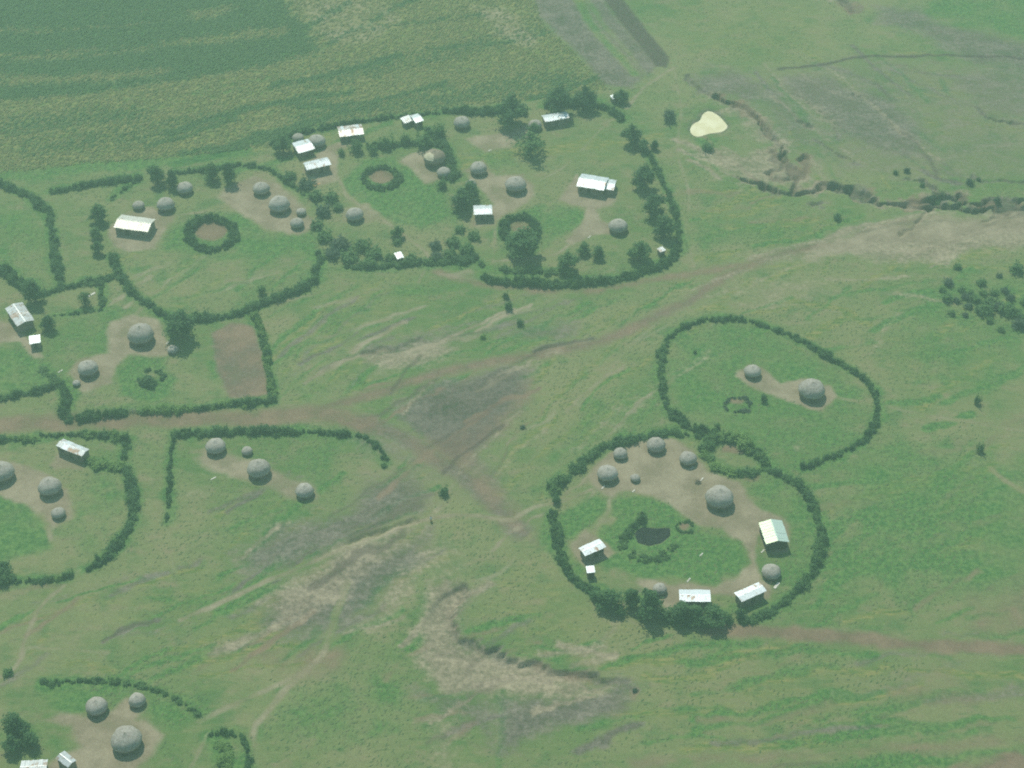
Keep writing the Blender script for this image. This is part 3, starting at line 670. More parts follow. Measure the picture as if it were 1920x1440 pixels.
def sheet_material(name, base, dull, rust, rust_amt):
    g = NT(name)
    tc = g.n('TexCoord').outputs['Object']; oi = g.n('ObjectInfo').outputs['Random']
    off = g.n('VectorMath', operation='ADD'); g.put(off.inputs[0], tc)
    cx = g.n('CombineXYZ'); g.put(cx.inputs[0], g.math('MULTIPLY', oi, 90)); g.t.links.new(cx.outputs[0], off.inputs[1])
    n = g.noise(off.outputs[0], .7, 5, .65)
    wv = g.n('TexWave', wave_type='BANDS', bands_direction='X'); g.put(wv.inputs['Vector'], tc); wv.inputs['Scale'].default_value = 2.1
    c = g.mix(g.math('ADD', g.math('MULTIPLY', oi, .55), g.math('MULTIPLY', g.ramp(n, .4, .7), .45)), base, dull)
    c = g.mix(g.math('MULTIPLY', g.ramp(g.math('ADD', n, g.math('MULTIPLY', oi, .16)), .70 - rust_amt, .84 - rust_amt), .9), c, rust)
    return g.finish(c, .42, .25, wv.outputs['Fac'], .35, .03, .5)
def leaf_material(name, a, b, c_):
    g = NT(name)
    oi = g.n('ObjectInfo').outputs['Random']
    ri = g.n('NewGeometry').outputs['Random Per Island']
    c = g.mix(g.ramp(ri, 0, 1), a, b)
    c = g.mix(g.math('MULTIPLY', oi, .8), c, c_)
    p = g.n('BsdfPrincipled'); g.put(p.inputs['Base Color'], c); p.inputs['Roughness'].default_value = .65; p.inputs['Specular IOR Level'].default_value = .25
    tr = g.n('BsdfTranslucent'); g.put(tr.inputs[0], c)
    mx = g.n('MixShader'); mx.inputs[0].default_value = .3
    g.t.links.new(p.outputs[0], mx.inputs[1]); g.t.links.new(tr.outputs[0], mx.inputs[2]); g.t.links.new(mx.outputs[0], g.out.inputs[0])
    return g.m
MT = {
    'thatch': thatch_material(),
    'old_thatch': plain('rotten_thatch', (.20, .16, .115), (.33, .27, .20), 1.4),
    'straw': plain('fresh_straw', (.55, .49, .33), (.68, .62, .45), 2.0),
    'mud': plain('mud_wall', (.105, .085, .065), (.175, .145, .110), 1.2),
    'mudhouse': plain('plastered_wall', (.20, .165, .125), (.30, .25, .195), .8),
    'wood': plain('dark_wood', (.055, .042, .032), (.10, .08, .06), 3.0),
    'pale_wood': plain('pale_wood', (.55, .52, .44), (.70, .67, .58), 3.0),
    'orange_wood': plain('orange_plank', (.50, .30, .13), (.60, .40, .20), 3.0),
    'bark': plain('bark', (.075, .058, .042), (.13, .105, .08), 3.0),
    'iron': sheet_material('bright_iron', (.74, .80, .81), (.60, .67, .69), (.34, .20, .11), .06),
    'iron_dull': sheet_material('dull_iron', (.60, .63, .62), (.46, .50, .50), (.32, .21, .13), .10),
    'iron_cream': sheet_material('cream_iron', (.70, .69, .60), (.60, .60, .53), (.40, .27, .17), .04),
    'iron_rust': sheet_material('rusty_iron', (.72, .71, .67), (.55, .52, .47), (.30, .165, .085), .16),
    'iron_lime': sheet_material('lime_iron', (.66, .76, .50), (.58, .72, .58), (.40, .35, .2), .0),
    'iron_mint': sheet_material('mint_iron', (.56, .70, .60), (.62, .74, .66), (.40, .35, .2), .0),
    'leaf_dark': leaf_material('hedge_leaf', (.028, .092, .032), (.078, .172, .056), (.070, .168, .050)),
    'leaf_mid': leaf_material('tree_leaf', (.042, .118, .036), (.105, .212, .062), (.095, .205, .054)),
    'leaf_bright': leaf_material('young_leaf', (.090, .200, .045), (.210, .340, .085), (.160, .290, .065)),
    'leaf_grey': leaf_material('scrub_leaf', (.028, .075, .044), (.064, .120, .068), (.07, .11, .07)),
    'maize': leaf_material('crop_leaf', (.030, .112, .026), (.100, .200, .046), (.07, .16, .038)),
    'dry_crop': leaf_material('dry_crop_leaf', (.105, .175, .042), (.290, .280, .100), (.19, .225, .075)),
    'tuft': leaf_material('grass_blade', (.070, .155, .042), (.185, .215, .085), (.12, .18, .06)),
    'skin': plain('skin', (.085, .045, .028), (.10, .055, .034)),
    'white_cloth': plain('white_cloth', (.72, .71, .66), (.80, .79, .75)),
    'orange_cloth': plain('orange_cloth', (.62, .36, .13), (.68, .42, .18)),
    'hair': plain('hair', (.012, .010, .009), (.02, .018, .015)),
}
gp = NT('silty_water')
_n = gp.noise(gp.n('NewGeometry').outputs['Position'], .25, 3)
MT['pond'] = gp.finish(gp.mix(gp.ramp(_n, .35, .65), (.74, .68, .40), (.84, .79, .52)), .22, 0, gp.noise(gp.n('NewGeometry').outputs['Position'], 3.0, 2), .1, .02, .5)

_q = NT('murky_water')
MT['pool'] = _q.finish(_q.mix(_q.ramp(_q.noise(_q.n('NewGeometry').outputs['Position'], .5, 3), .35, .65), (.010, .013, .014), (.022, .026, .026)), .8, 0, None, spec=.08)

# ------------------------------------------------------------------ object helpers
def tag(o, label=None, cat=None, group=None, kind=None):
    if label: o['label'] = label
    if cat: o['category'] = cat
    if group: o['group'] = group
    if kind: o['kind'] = kind
    return o
def obj(name, me, parent=None, mat=None, loc=(0, 0, 0), rot=(0, 0, 0), sc=(1, 1, 1)):
    o = bpy.data.objects.new(name, me)
    C.objects.link(o)
    o.parent = parent
    o.location = loc; o.rotation_euler = rot; o.scale = sc
    if mat is not None and me is not None and not me.materials: me.materials.append(mat)
    return o
def empty(name, loc, rz=0.0):
    o = obj(name, None, None, None, loc, (0, 0, rz)); o.empty_display_size = .5
    return o
def mesh(name, v, f, mat=None, smooth=False):
    me = bpy.data.meshes.new(name); me.from_pydata([tuple(map(float, q)) for q in v], [], f); me.update()
    if smooth: me.polygons.foreach_set('use_smooth', [True] * len(me.polygons))
    if mat: me.materials.append(mat)
    return me
def np_mesh(name, V, F, mat):
    me = bpy.data.meshes.new(name)
    F = np.asarray(F, np.int32); k = F.shape[1]
    me.vertices.add(len(V)); me.vertices.foreach_set('co', np.asarray(V, np.float32).ravel())
    me.loops.add(F.size); me.loops.foreach_set('vertex_index', F.ravel())
    me.polygons.add(len(F)); me.polygons.foreach_set('loop_start', np.arange(len(F), dtype=np.int32) * k)
    me.update(calc_edges=True); me.validate()
    if mat: me.materials.append(mat)
    return me
def box_vf(x0, x1, y0, y1, z0, z1, V, F):
    b = len(V)
    V += [(x0, y0, z0), (x1, y0, z0), (x1, y1, z0), (x0, y1, z0), (x0, y0, z1), (x1, y0, z1), (x1, y1, z1), (x0, y1, z1)]
    F += [tuple(b + k for k in q) for q in ((0, 3, 2, 1), (4, 5, 6, 7), (0, 1, 5, 4), (1, 2, 6, 5), (2, 3, 7, 6), (3, 0, 4, 7))]
def box_mesh(name, dims, mat):
    V, F = [], []; box_vf(*dims, V, F); return mesh(name, V, F, mat)

# ------------------------------------------------------------------ the ground and its pieces
quad = np.arange(nx * ny).reshape(ny, nx)
Q = np.stack((quad[:-1, :-1], quad[:-1, 1:], quad[1:, 1:], quad[1:, :-1]), -1).reshape(-1, 4)
freg = region[Q].max(1)
names_id = {}
for k, nm in enumerate(REG): names_id.setdefault(nm, []).append(k)
ma = np.stack([M[k] for k in NAMES[:4]], 1).astype(np.float32)
mb = np.stack([M[k] for k in NAMES[4:]], 1).astype(np.float32)
dzy, dzx = np.gradient(Zg, ST, ST)
NRM = np.stack((-dzx.ravel(), -dzy.ravel(), np.ones(NV)), 1)
NRM /= np.linalg.norm(NRM, axis=1, keepdims=True)
LAB = {
    'crop_field': ['dark green field of tall crops in the top corner', 'yellow green ripening crop field behind the compounds'],
    'ploughed_strip': ['dark ploughed strip of earth ending near the pond track'],
    'dirt_road': ['brown dirt road running between the two hedged compounds at the edge', 'grey end of the dirt road bending past the eroded soil', 'long trodden track from the road junction up to the pale sand', 'brown track skirting the hedge of the upper compound', 'reddish track leaving the round compound towards the edge', 'faint lower track across the dry meadow'],
    'footpath': None, 'yard': None,
    'ploughed_garden': ['bare brown garden plot inside the hedge corner'],
    'mud_hollow': ['dark muddy hollow inside the big round compound'],
}
fp_lab = ['path from the gap of the lower hedge down to the edge', 'path branching off along the grass by the lower hedge', 'pale path along the eroded grey bank', 'faint path beside the straight hedge end', 'brown path from the grey soil towards the lowest compound', 'path forking off towards the bright green garden', 'short path beside the bright green garden', 'curving path from the iron houses down through the shrubs', 'path between the two small iron houses', 'path from the twin roofed house to the hedge gap', 'thin path past the pen with the big tree', 'hairline path crossing the grass by the large iron house', 'path from the ploughed strip into the upper compound', 'path outside the hedge beside the pond', 'path entering the round compound by its gap', 'thin path down to the square earth patch', 'path joining the junction and the round compound gap', 'thin track along the upper ring hedge', 'thin track crossing the meadow above the upper ring', 'faint track over the pasture below the shrubs', 'faint path leaving the upper ring on its far side', 'short pale path in the far meadow', 'path from the earth yard to the ring pen', 'short path through the hedge to the biggest old hut', 'path along the foreground bank top', 'path outside the round compound below its trees', 'faint path entering the upper ring', 'short path below the small hut in the lower compound']
yd_lab = ['large swept earth yard of the round compound', 'square earth apron around the lone small iron house', 'earth yard joining the two huts of the upper ring', 'brown earth yard with four huts beside shrubs', 'earth apron around the cream roofed house', 'earth yard between the big hut and the middle hut', 'earth strip beside the rust spotted house', 'earth yard under the row of huts below the road', 'earth yard of the lower hedged compound', 'small earth apron before the long striped roof', 'wide brown earth yard of the lowest compound', 'pale swept patch below the back hedge', 'earth yard around the hut beside the tall tree', 'earth yard before the ruined hut', 'earth yard of the twin roofed house', 'earth yard between the small bright houses', 'small bare patch around the lone hut by shrubs', 'earth apron below the long back house', 'trampled gap at the hedge corner']
cnt = {}
for k, nm in enumerate(REG):
    sel = Q[freg == k]
    if not len(sel): continue
    u, inv = np.unique(sel, return_inverse=True)
    me = np_mesh(nm, np.stack((VX[u], VY[u], Zt[u]), 1), inv.reshape(-1, 4), MAT_G)
    for an, arr in (('ma', ma), ('mb', mb)):
        at = me.attributes.new(an, 'FLOAT_COLOR', 'POINT'); at.data.foreach_set('color', arr[u].ravel())
    me.polygons.foreach_set('use_smooth', np.ones(len(me.polygons), bool))
    me.normals_split_custom_set_from_vertices([tuple(q) for q in NRM[u].astype(float)])
    o = obj(nm, me)
    c = cnt.get(nm, 0); cnt[nm] = c + 1
    j = sum(1 for r in REG[:k] if r == nm)
    lab = {'footpath': fp_lab, 'yard': yd_lab, 'ground': ['grassy plain with bare eroded patches under the whole village']}.get(nm) or LAB[nm]
    tag(o, lab[min(j, len(lab) - 1)], {'crop_field': 'field', 'footpath': 'path', 'dirt_road': 'road', 'yard': 'yard'}.get(nm, 'ground'), None, 'structure')
# the land beyond the surveyed part, out to the horizon
FAR = 9000.0
ax = [-FAR, -2500, -800, X0, X1, 800, 2500, FAR]; ay = [-FAR, -2500, -400, Y0, Y1, 1200, 3000, FAR]
V, F = [], []
for b in ay:
    for a in ax: V.append((a, b, -.05 if (abs(a) <= X1 and Y0 <= b <= Y1) else -.3))
for j in range(7):
    for i in range(7):
        if i == 3 and j == 3: continue
        F.append((j * 8 + i, j * 8 + i + 1, j * 8 + i + 9, j * 8 + i + 8))
tag(obj('ground', mesh('far_ground', V, F, MAT_G)), 'open grassland beyond the village', 'ground', None, 'structure')
# murky pool in the hollow of the round compound
pl = smooth_line(PP([(1183, 1002), (1194, 984), (1225, 981), (1258, 984), (1261, 1002), (1244, 1021), (1215, 1027), (1193, 1018)], -.3), 1.0, True)[:-1]
zc_ = min(gz(p[0], p[1]) for p in pl) ; zp = gz(*pl.mean(0)) + .85
V = [(p[0], p[1], zp) for p in pl] + [(*pl.mean(0), zp)]
tag(obj('pool', mesh('pool', V, [(k, (k + 1) % len(pl), len(pl)) for k in range(len(pl))], MT['pool'])), 'dark murky pool inside the big round compound', 'pool', None, 'structure')
# pond water
n = len(pond_w); pc = pond_w.mean(0)
V = [(p[0] + (p[0] - pc[0]) * .02, p[1] + (p[1] - pc[1]) * .02, -.42) for p in pond_w] + [(p[0] * .5 + pc[0] * .5, p[1] * .5 + pc[1] * .5, -.42) for p in pond_w] + [(pc[0], pc[1], -.42)]
F = [(i, (i + 1) % n, n + (i + 1) % n, n + i) for i in range(n)] + [(n + i, n + (i + 1) % n, 2 * n) for i in range(n)]
tag(obj('pond', mesh('pond', V, F, MT['pond'])), 'small pale yellow silty pond beside the gully', 'pond', None, 'structure')

# ------------------------------------------------------------------ foliage building blocks
def leaves(cent, nrm, size, out_v, out_f, rg):
    n = len(cent)
    t = rg.normal(size=(n, 3)); t -= (t * nrm).sum(1, keepdims=True) * nrm
    t /= np.linalg.norm(t, axis=1, keepdims=True) + 1e-9
    b = np.cross(nrm, t)
    s = (size * rg.uniform(.6, 1.3, n))[:, None]
    v = np.stack((cent - t * s, cent - b * s * .55 + nrm * s * .15, cent + t * s, cent + b * s * .55 + nrm * s * .15), 1).reshape(-1, 3)
    base = sum(len(a) for a in out_v)
    out_v.append(v); out_f.append(np.arange(n * 4).reshape(n, 4) + base)
def blob(center, rad, n, size, ov, of, rg, flat=1.0, low=-.35, fill=.55):
    d = rg.normal(size=(n * 2, 3)); d /= np.linalg.norm(d, axis=1, keepdims=True)
    d = d[d[:, 2] > low][:n]
    lump = 1 + .35 * np.sin(3.1 * d[:, 0] + 5 * center[0] + 1.3) * np.cos(2.7 * d[:, 1] + 3 * center[1]) + .2 * np.sin(6 * d[:, 2] + 7 * d[:, 0])
    r = rad * lump * rg.uniform(fill, 1.05, len(d))
    c = np.array(center) + d * r[:, None] * np.array((1, 1, flat))
    nr = d + rg.normal(size=d.shape) * .55; nr[:, 2] += .9
    nr /= np.linalg.norm(nr, axis=1, keepdims=True)
    leaves(c, nr, size, ov, of, rg)
def bush_mesh(seed, mat, spread=1.0):
    """about 2 m across and 2 m tall, leafy down to the ground"""
    rg = np.random.default_rng(seed); ov, of = [], []
    for k in range(4):
        a = rg.uniform(0, 6.28); q = rg.uniform(.1, .55) * spread
        blob((q * math.cos(a), q * math.sin(a), rg.uniform(.55, 1.35)), rg.uniform(.5, .8), 90, .16, ov, of, rg, 1.0, -.75)
    blob((0, 0, .55), .9, 110, .17, ov, of, rg, .6, -.6)
    for k in range(9):                             # upright shoots break the outline
        a = rg.uniform(0, 6.28); q = rg.uniform(.1, .95); zt = rg.uniform(1.3, 2.5)
        n = 16; t = rg.uniform(0, 1, n)
        cc = np.column_stack((q * math.cos(a) * (1 + .15 * t) + rg.normal(0, .07, n), q * math.sin(a) * (1 + .15 * t) + rg.normal(0, .07, n), .4 + (zt - .4) * t))
        nn = rg.normal(size=(n, 3)); nn[:, 2] += .9; nn /= np.linalg.norm(nn, axis=1, keepdims=True)
        leaves(cc, nn, .13, ov, of, rg)
    V = np.concatenate(ov); V[:, 2] = np.maximum(V[:, 2], -.05)
    return np_mesh('bush', V, np.concatenate(of), MT[mat])
BUSH = {m: [bush_mesh(100 + i, m) for i in range(7)] for m in ('leaf_dark', 'leaf_mid', 'leaf_bright', 'leaf_grey')}
def crown_mesh(seed, mat, kind):
    """unit tree: crown about 1 wide radius, base of crown at z 0.9, top near 2.6"""
    rg = np.random.default_rng(seed); ov, of = [], []
    nl = {'round': 13, 'tall': 13, 'sparse': 10}[kind]
    for k in range(nl):
        a = k * 2.4 + rg.uniform(-.4, .4)
        if kind == 'tall': q, z, r = rg.uniform(.15, .62) * (1.05 - .45 * k / nl), .40 + 1.95 * k / nl, rg.uniform(.34, .58) * (1.1 - .35 * k / nl)
        else: q, z, r = rg.uniform(.10, .68), rg.uniform(.55, 1.75), rg.uniform(.36, .56)
        if k == 0: q, z, r = 0, (2.35 if kind == 'tall' else 1.9), r * .8
        n = 210 if kind != 'sparse' else 85
        blob((q * math.cos(a), q * math.sin(a), z), r, n, .095, ov, of, rg, .9, -.85, .3)
    return np_mesh('crown', np.concatenate(ov), np.concatenate(of), MT[mat])
def tube(pts, rad, V, F, n=7):
    b = len(V)
    for (p, r) in zip(pts, rad):
        for k in range(n):
            a = 2 * math.pi * k / n
            V.append((p[0] + r * math.cos(a), p[1] + r * math.sin(a), p[2]))
    for j in range(len(pts) - 1):
        for k in range(n):
            F.append((b + j * n + k, b + j * n + (k + 1) % n, b + (j + 1) * n + (k + 1) % n, b + (j + 1) * n + k))
    F.append(tuple(b + (len(pts) - 1) * n + k for k in range(n)))
def trunk_mesh(seed, kind):
    rg = random.Random(seed); V, F = [], []
    top = 2.3 if kind == 'tall' else 1.5
    tube([(0, 0, -.1), (.02, .01, .35), (.0, .03, .9), (.03, 0, top)], [.115, .085, .065, .025], V, F)
    for k in range(5):
        a = k * 1.3 + rg.uniform(-.3, .3); z = rg.uniform(.65, 1.1)
        q = rg.uniform(.4, .65)
        tube([(0, 0, z), (q * .5 * math.cos(a), q * .5 * math.sin(a), z + .3), (q * math.cos(a), q * math.sin(a), z + .75)], [.05, .035, .014], V, F, 5)
    return mesh('trunk', V, F, MT['bark'], True)
CROWN = {(k, m): [crown_mesh(300 + 10 * i, m, k) for i in range(3)] for k in ('round', 'tall', 'sparse') for m in ('leaf_dark', 'leaf_mid')}
TRUNK = {k: [trunk_mesh(50 + i, k) for i in range(2)] for k in ('round', 'tall', 'sparse')}

def tree(px, py, wpx, label, kind='round', mat='leaf_dark', group=None, hk=1.0, cat='tree', name='tree'):
    hk *= random.uniform(.85, 1.15)
    r = wpx * mpp(py) / 2 / .92; hk *= .82
    zc = r * (1.4 if kind == 'tall' else 1.15) * hk
    x, y = P(px, py, zc)
    t = empty(name, (x, y, gz(x, y)), random.uniform(0, 6.28))
    t.scale = (r, r, r * hk)
    i = random.randrange(3)
    obj('trunk', TRUNK[kind][i % 2], t); obj('crown', CROWN[(kind, mat)][i], t)
    return tag(t, label, cat, group)
def bush(px, py, wpx, label, mat='leaf_dark', group=None, hk=1.0, name='shrub'):
    s = wpx * mpp(py) / 2 / 1.05
    x, y = P(px, py, s * .8)
    o = obj(name, random.choice(BUSH[mat]), None, None, (x, y, gz(x, y) - .05), (0, 0, random.uniform(0, 6.28)), (s, s, s * hk))
    return tag(o, label, 'shrub', group)
def hedge(pts, label, w=2.0, h=2.0, mat='leaf_dark', closed=False, gap=0.0, group='hedges around the compounds', mix=None, cat='hedge'):
    ln = smooth_line(PP(pts, h * .45), .72, closed)
    if closed: ln = ln[:-1]
    root = empty('hedge', (ln[0][0], ln[0][1], gz(*ln[0])))
    z0 = root.location.z
    w *= .76; h *= .76; gap = max(gap, .05)
    rows = 1 if w < 2.2 else (2 if w < 4 else 3)
    for k, p in enumerate(ln):
        q = ln[min(k + 1, len(ln) - 1)] - ln[max(k - 1, 0)]
        nrm = np.array((-q[1], q[0])) / (np.linalg.norm(q) + 1e-9)
        lowf = .5 * vnoise(np.array([p[0] / 6.0]), np.array([p[1] / 6.0]))[0] + .5 * vnoise(np.array([p[0] / 2.0 + 50]), np.array([p[1] / 2.0]))[0]
        if random.random() < gap or lowf < .11 + gap * .5: continue
        for r_ in range(rows):
            o_ = (r_ - (rows - 1) / 2) * (w / rows) + random.uniform(-.4, .4) * w / rows
            x, y = p + nrm * o_
            s = min(w / rows, 2.6) * .60 * random.uniform(.6, 1.3) * (.5 + 1.0 * lowf)
            hz = h / 1.9 * random.uniform(.55, 1.3) * (.35 + 1.25 * lowf)
            mm = mix if (mix and vnoise(np.array([p[0] / 4.0 + 9]), np.array([p[1] / 4.0]))[0] + random.uniform(-.2, .2) > .6) else (mat if random.random() > .22 or mat != 'leaf_dark' else 'leaf_mid')
            obj('bush', random.choice(BUSH[mm]), root, None, (x - root.location.x, y - root.location.y, gz(x, y) - z0 - .08), (R(random.uniform(-8, 8)), R(random.uniform(-8, 8)), random.uniform(0, 6.28)), (s * random.uniform(.75, 1.35), s * random.uniform(.75, 1.35), hz))
    return tag(root, label, cat, group)

# ------------------------------------------------------------------ round huts
def roof_mesh(seed, peak=1.0):
    rg = np.random.default_rng(seed); ns, nr = 40, 13
    V, F = [], []
    ph = rg.uniform(0, 6.28, 4)
    for j in range(nr):
        t = j / (nr - 1)
        r = 1.0 * (1 - t)
        z = (1 - (1 - t) ** 2.2) ** .60 * .66 * peak
        if j >= nr - 3: z += .035 * (j - nr + 4)
        for k in range(ns):
            a = 2 * math.pi * k / ns
            w = 1 + .025 * math.sin(3 * a + ph[0]) + .018 * math.sin(7 * a + ph[1]) + rg.uniform(-.018, .018)
            zz = z + .02 * math.sin(4 * a + ph[2]) * (1 - t) + rg.uniform(-.012, .012) + (.014 if j % 3 == 0 else 0)
            V.append((r * w * math.cos(a), r * w * math.sin(a), zz))
        if r == 0: break
    for j in range(nr - 1):
        for k in range(ns):
            F.append((j * ns + k, j * ns + (k + 1) % ns, (j + 1) * ns + (k + 1) % ns, (j + 1) * ns + k))
    b = len(V)                                   # thick ragged eave: hangs down, then returns under the roof
    for k in range(ns):
        a = 2 * math.pi * k / ns; q = 1.0 + rg.uniform(-.015, .015)
        V.append((q * math.cos(a), q * math.sin(a), -.10 + rg.uniform(-.03, .03)))
    for k in range(ns):
        a = 2 * math.pi * k / ns
        V.append((.80 * math.cos(a), .80 * math.sin(a), -.02))
    for k in range(ns):
        F.append((b + k, b + (k + 1) % ns, (k + 1) % ns, k))
        F.append((b + ns + k, b + ns + (k + 1) % ns, b + (k + 1) % ns, b + k))
    return mesh('roof', V, F, MT['thatch'], True)
def wall_mesh(seed):
    rg = random.Random(seed); ns = 36; V, F = [], []
    for j, (r, z) in enumerate(((.90, -.15), (.885, .25), (.875, .66))):
        for k in range(ns):
            a = 2 * math.pi * k / ns
            q = r * (1 + (.012 if k % 2 else -.008) + rg.uniform(-.004, .004))
            V.append((q * math.cos(a), q * math.sin(a), z))
    for j in range(2):
        for k in range(ns):
            F.append((j * ns + k, j * ns + (k + 1) % ns, (j + 1) * ns + (k + 1) % ns, (j + 1) * ns + k))
    return mesh('wall', V, F, MT['mud'])
def cap_mesh():
    V, F = [], []
    prof = [(.11, -.03), (.085, .0), (.05, .02), (.03, .045), (.01, .06)]
    for r, z in prof:
        for k in range(10):
            a = 2 * math.pi * k / 10; V.append((r * math.cos(a), r * math.sin(a), z))
    for j in range(4):
        for k in range(10): F.append((j * 10 + k, j * 10 + (k + 1) % 10, j * 10 + 10 + (k + 1) % 10, j * 10 + 10 + k))
    F.append(tuple(40 + k for k in range(10)))
    return mesh('roof_cap', V, F, MT['thatch'], True)
ROOFS = [roof_mesh(20 + i, (1.0, 1.06, .94, 1.1)[i]) for i in range(4)]
OLDROOF = [roof_mesh(40, .95)]
OLDROOF[0].materials[0] = MT['old_thatch']
WALLS = [wall_mesh(i) for i in range(2)]
CAP = cap_mesh()
DOOR = box_mesh('door', (-.15, .15, -.02, .03, -.02, .44), MT['wood'])
_V, _F = [], []
box_vf(-.19, -.155, -.04, .035, -.02, .46, _V, _F); box_vf(.155, .19, -.04, .035, -.02, .46, _V, _F); box_vf(-.19, .19, -.042, .037, .462, .50, _V, _F)
DFRAME = mesh('door_frame', _V, _F, MT['bark'])
def hut(px, py, wpx, label, roof=None, da=None, hk=1.0):
    r = wpx * mpp(py) / 2
    x, y = P(px, py, r * .50)
    t = empty('round_hut', (x, y, gz(x, y) - .03), random.uniform(0, 6.28))
    t.scale = (r, r, r * hk)
    rm = (roof or ROOFS)[random.randrange(len(roof or ROOFS))]
    obj('wall', random.choice(WALLS), t)
    ro = obj('roof', rm, t, None, (0, 0, .58), (R(random.uniform(-2, 2)), R(random.uniform(-2, 2)), 0))
    obj('roof_cap', CAP, ro, None, (0, 0, .66 * {0: 1.0, 1: 1.06, 2: .94, 3: 1.1}[ROOFS.index(rm)] + .04 if rm in ROOFS else .67))
    a = (R(-90) if da is None else R(da)) - t.rotation_euler.z
    d = obj('door', DOOR, t, None, (.895 * math.cos(a), .895 * math.sin(a), .02), (0, 0, a + math.pi / 2))
    obj('door_frame', DFRAME, d)
    return tag(t, label, 'hut', 'round thatched huts of the village')
HUTS = [
    (347, 355, 30, 'small thatched hut under the trees by the back hedge'),
    (260, 387, 23, 'smallest thatched hut behind the cream roofed house'),
    (311, 386, 34, 'thatched hut between the cream roofed house and the trees'),
    (490, 356, 32, 'rear thatched hut of the brown yard beside shrubs'),
    (524, 386, 40, 'largest thatched hut of the brown yard beside shrubs'),
    (565, 399, 19, 'tiny grey hut tucked behind another at the yard end'),
    (557, 421, 26, 'front thatched hut at the end of the brown yard'),
    (594, 266, 33, 'thatched hut half hidden behind the small bright iron house'),
    (559, 259, 22, 'dim thatched hut peeping over the small bright iron house'),
    (866, 232, 31, 'dark thatched hut beneath the back hedge'),
    (832, 324, 26, 'small pale hut beside the ruined hut'),
    (897, 317, 32, 'thatched hut above the tall dark tree'),
    (883, 345, 20, 'tiny grey hut pressed against the tall dark tree'),
    (967, 347, 40, 'big thatched hut on the earth yard above the tree pen'),
    (1003, 236, 26, 'grey thatched hut behind the leafy tree by the long back house'),
    (1159, 425, 36, 'thatched hut below the twin roofed house'),
    (665, 405, 33, 'lone thatched hut beside the dense shrubs and curving path'),
    (264, 628, 49, 'big thatched hut beside the large round tree'),
    (324, 655, 21, 'tiny thatched store below the large round tree'),
    (165, 691, 38, 'thatched hut next to the small ringed pen'),
    (143, 718, 15, 'tiny dark store at the foot of the hut by the hedge'),
    (1, 884, 50, 'thatched hut cut by the picture edge'),
    (93, 912, 44, 'thatched hut in the middle of the lower hedged compound'),
    (109, 961, 27, 'small pale hut at the end of the lower earth yard'),
    (404, 836, 38, 'thatched hut just inside the straight road hedge'),
    (463, 845, 21, 'small round store between two huts below the road'),
    (485, 879, 44, 'largest of the thatched huts below the road hedge'),
    (571, 920, 35, 'pale thatched hut at the end of the row below the road'),
    (1411, 697, 32, 'smaller of the two huts inside the upper ring hedge'),
    (1522, 731, 50, 'larger of the two huts inside the upper ring hedge'),
    (1139, 888, 39, 'hut beside the gap of the round compound'),
    (1163, 851, 27, 'small hut against the back hedge of the round compound'),
    (1191, 896, 19, 'tiny dark store in the middle of the big yard'),
    (1230, 835, 35, 'hut at the back of the big yard between two others'),
    (1290, 860, 33, 'hut beside the bright green oval pen'),
    (1349, 933, 53, 'largest hut of the round compound above the lime roof'),
    (1446, 1074, 36, 'grey hut between the lime roof and the lower iron house'),
    (1237, 1105, 27, 'pale hut half hidden by the row of trees'),
    (181, 1325, 41, 'middle sized hut of the lowest earth yard'),
    (257, 1313, 32, 'smallest hut of the lowest earth yard'),
    (237, 1387, 58, 'largest hut of the lowest earth yard'),
]
for a in HUTS: hut(*a)
# the hut whose roof is coming apart
rh = hut(815, 297, 42, 'ruined hut with brown rotten thatch and a torn open side', OLDROOF, da=-110)
V, F = [], []
for j in range(5):
    for k in range(7):
        t_, a_ = .06 + .14 * j, R(188 + 13 * k)
        rr = (1 - t_) * 1.03
        V.append((rr * math.cos(a_), rr * math.sin(a_), .58 + (1 - (1 - t_) ** 2.2) ** .60 * .66 * .95 + .045 + random.uniform(-.02, .03)))
for j in range(4):
    for k in range(6): F.append((j * 7 + k, j * 7 + k + 1, j * 7 + k + 8, j * 7 + k + 7))
pt = obj('straw_patch', mesh('straw_patch', V, F, MT['straw'], True), rh, None, (0, 0, 0), (0, 0, -rh.rotation_euler.z))
pt['label'] = 'pale straw exposed on the torn side of the roof'

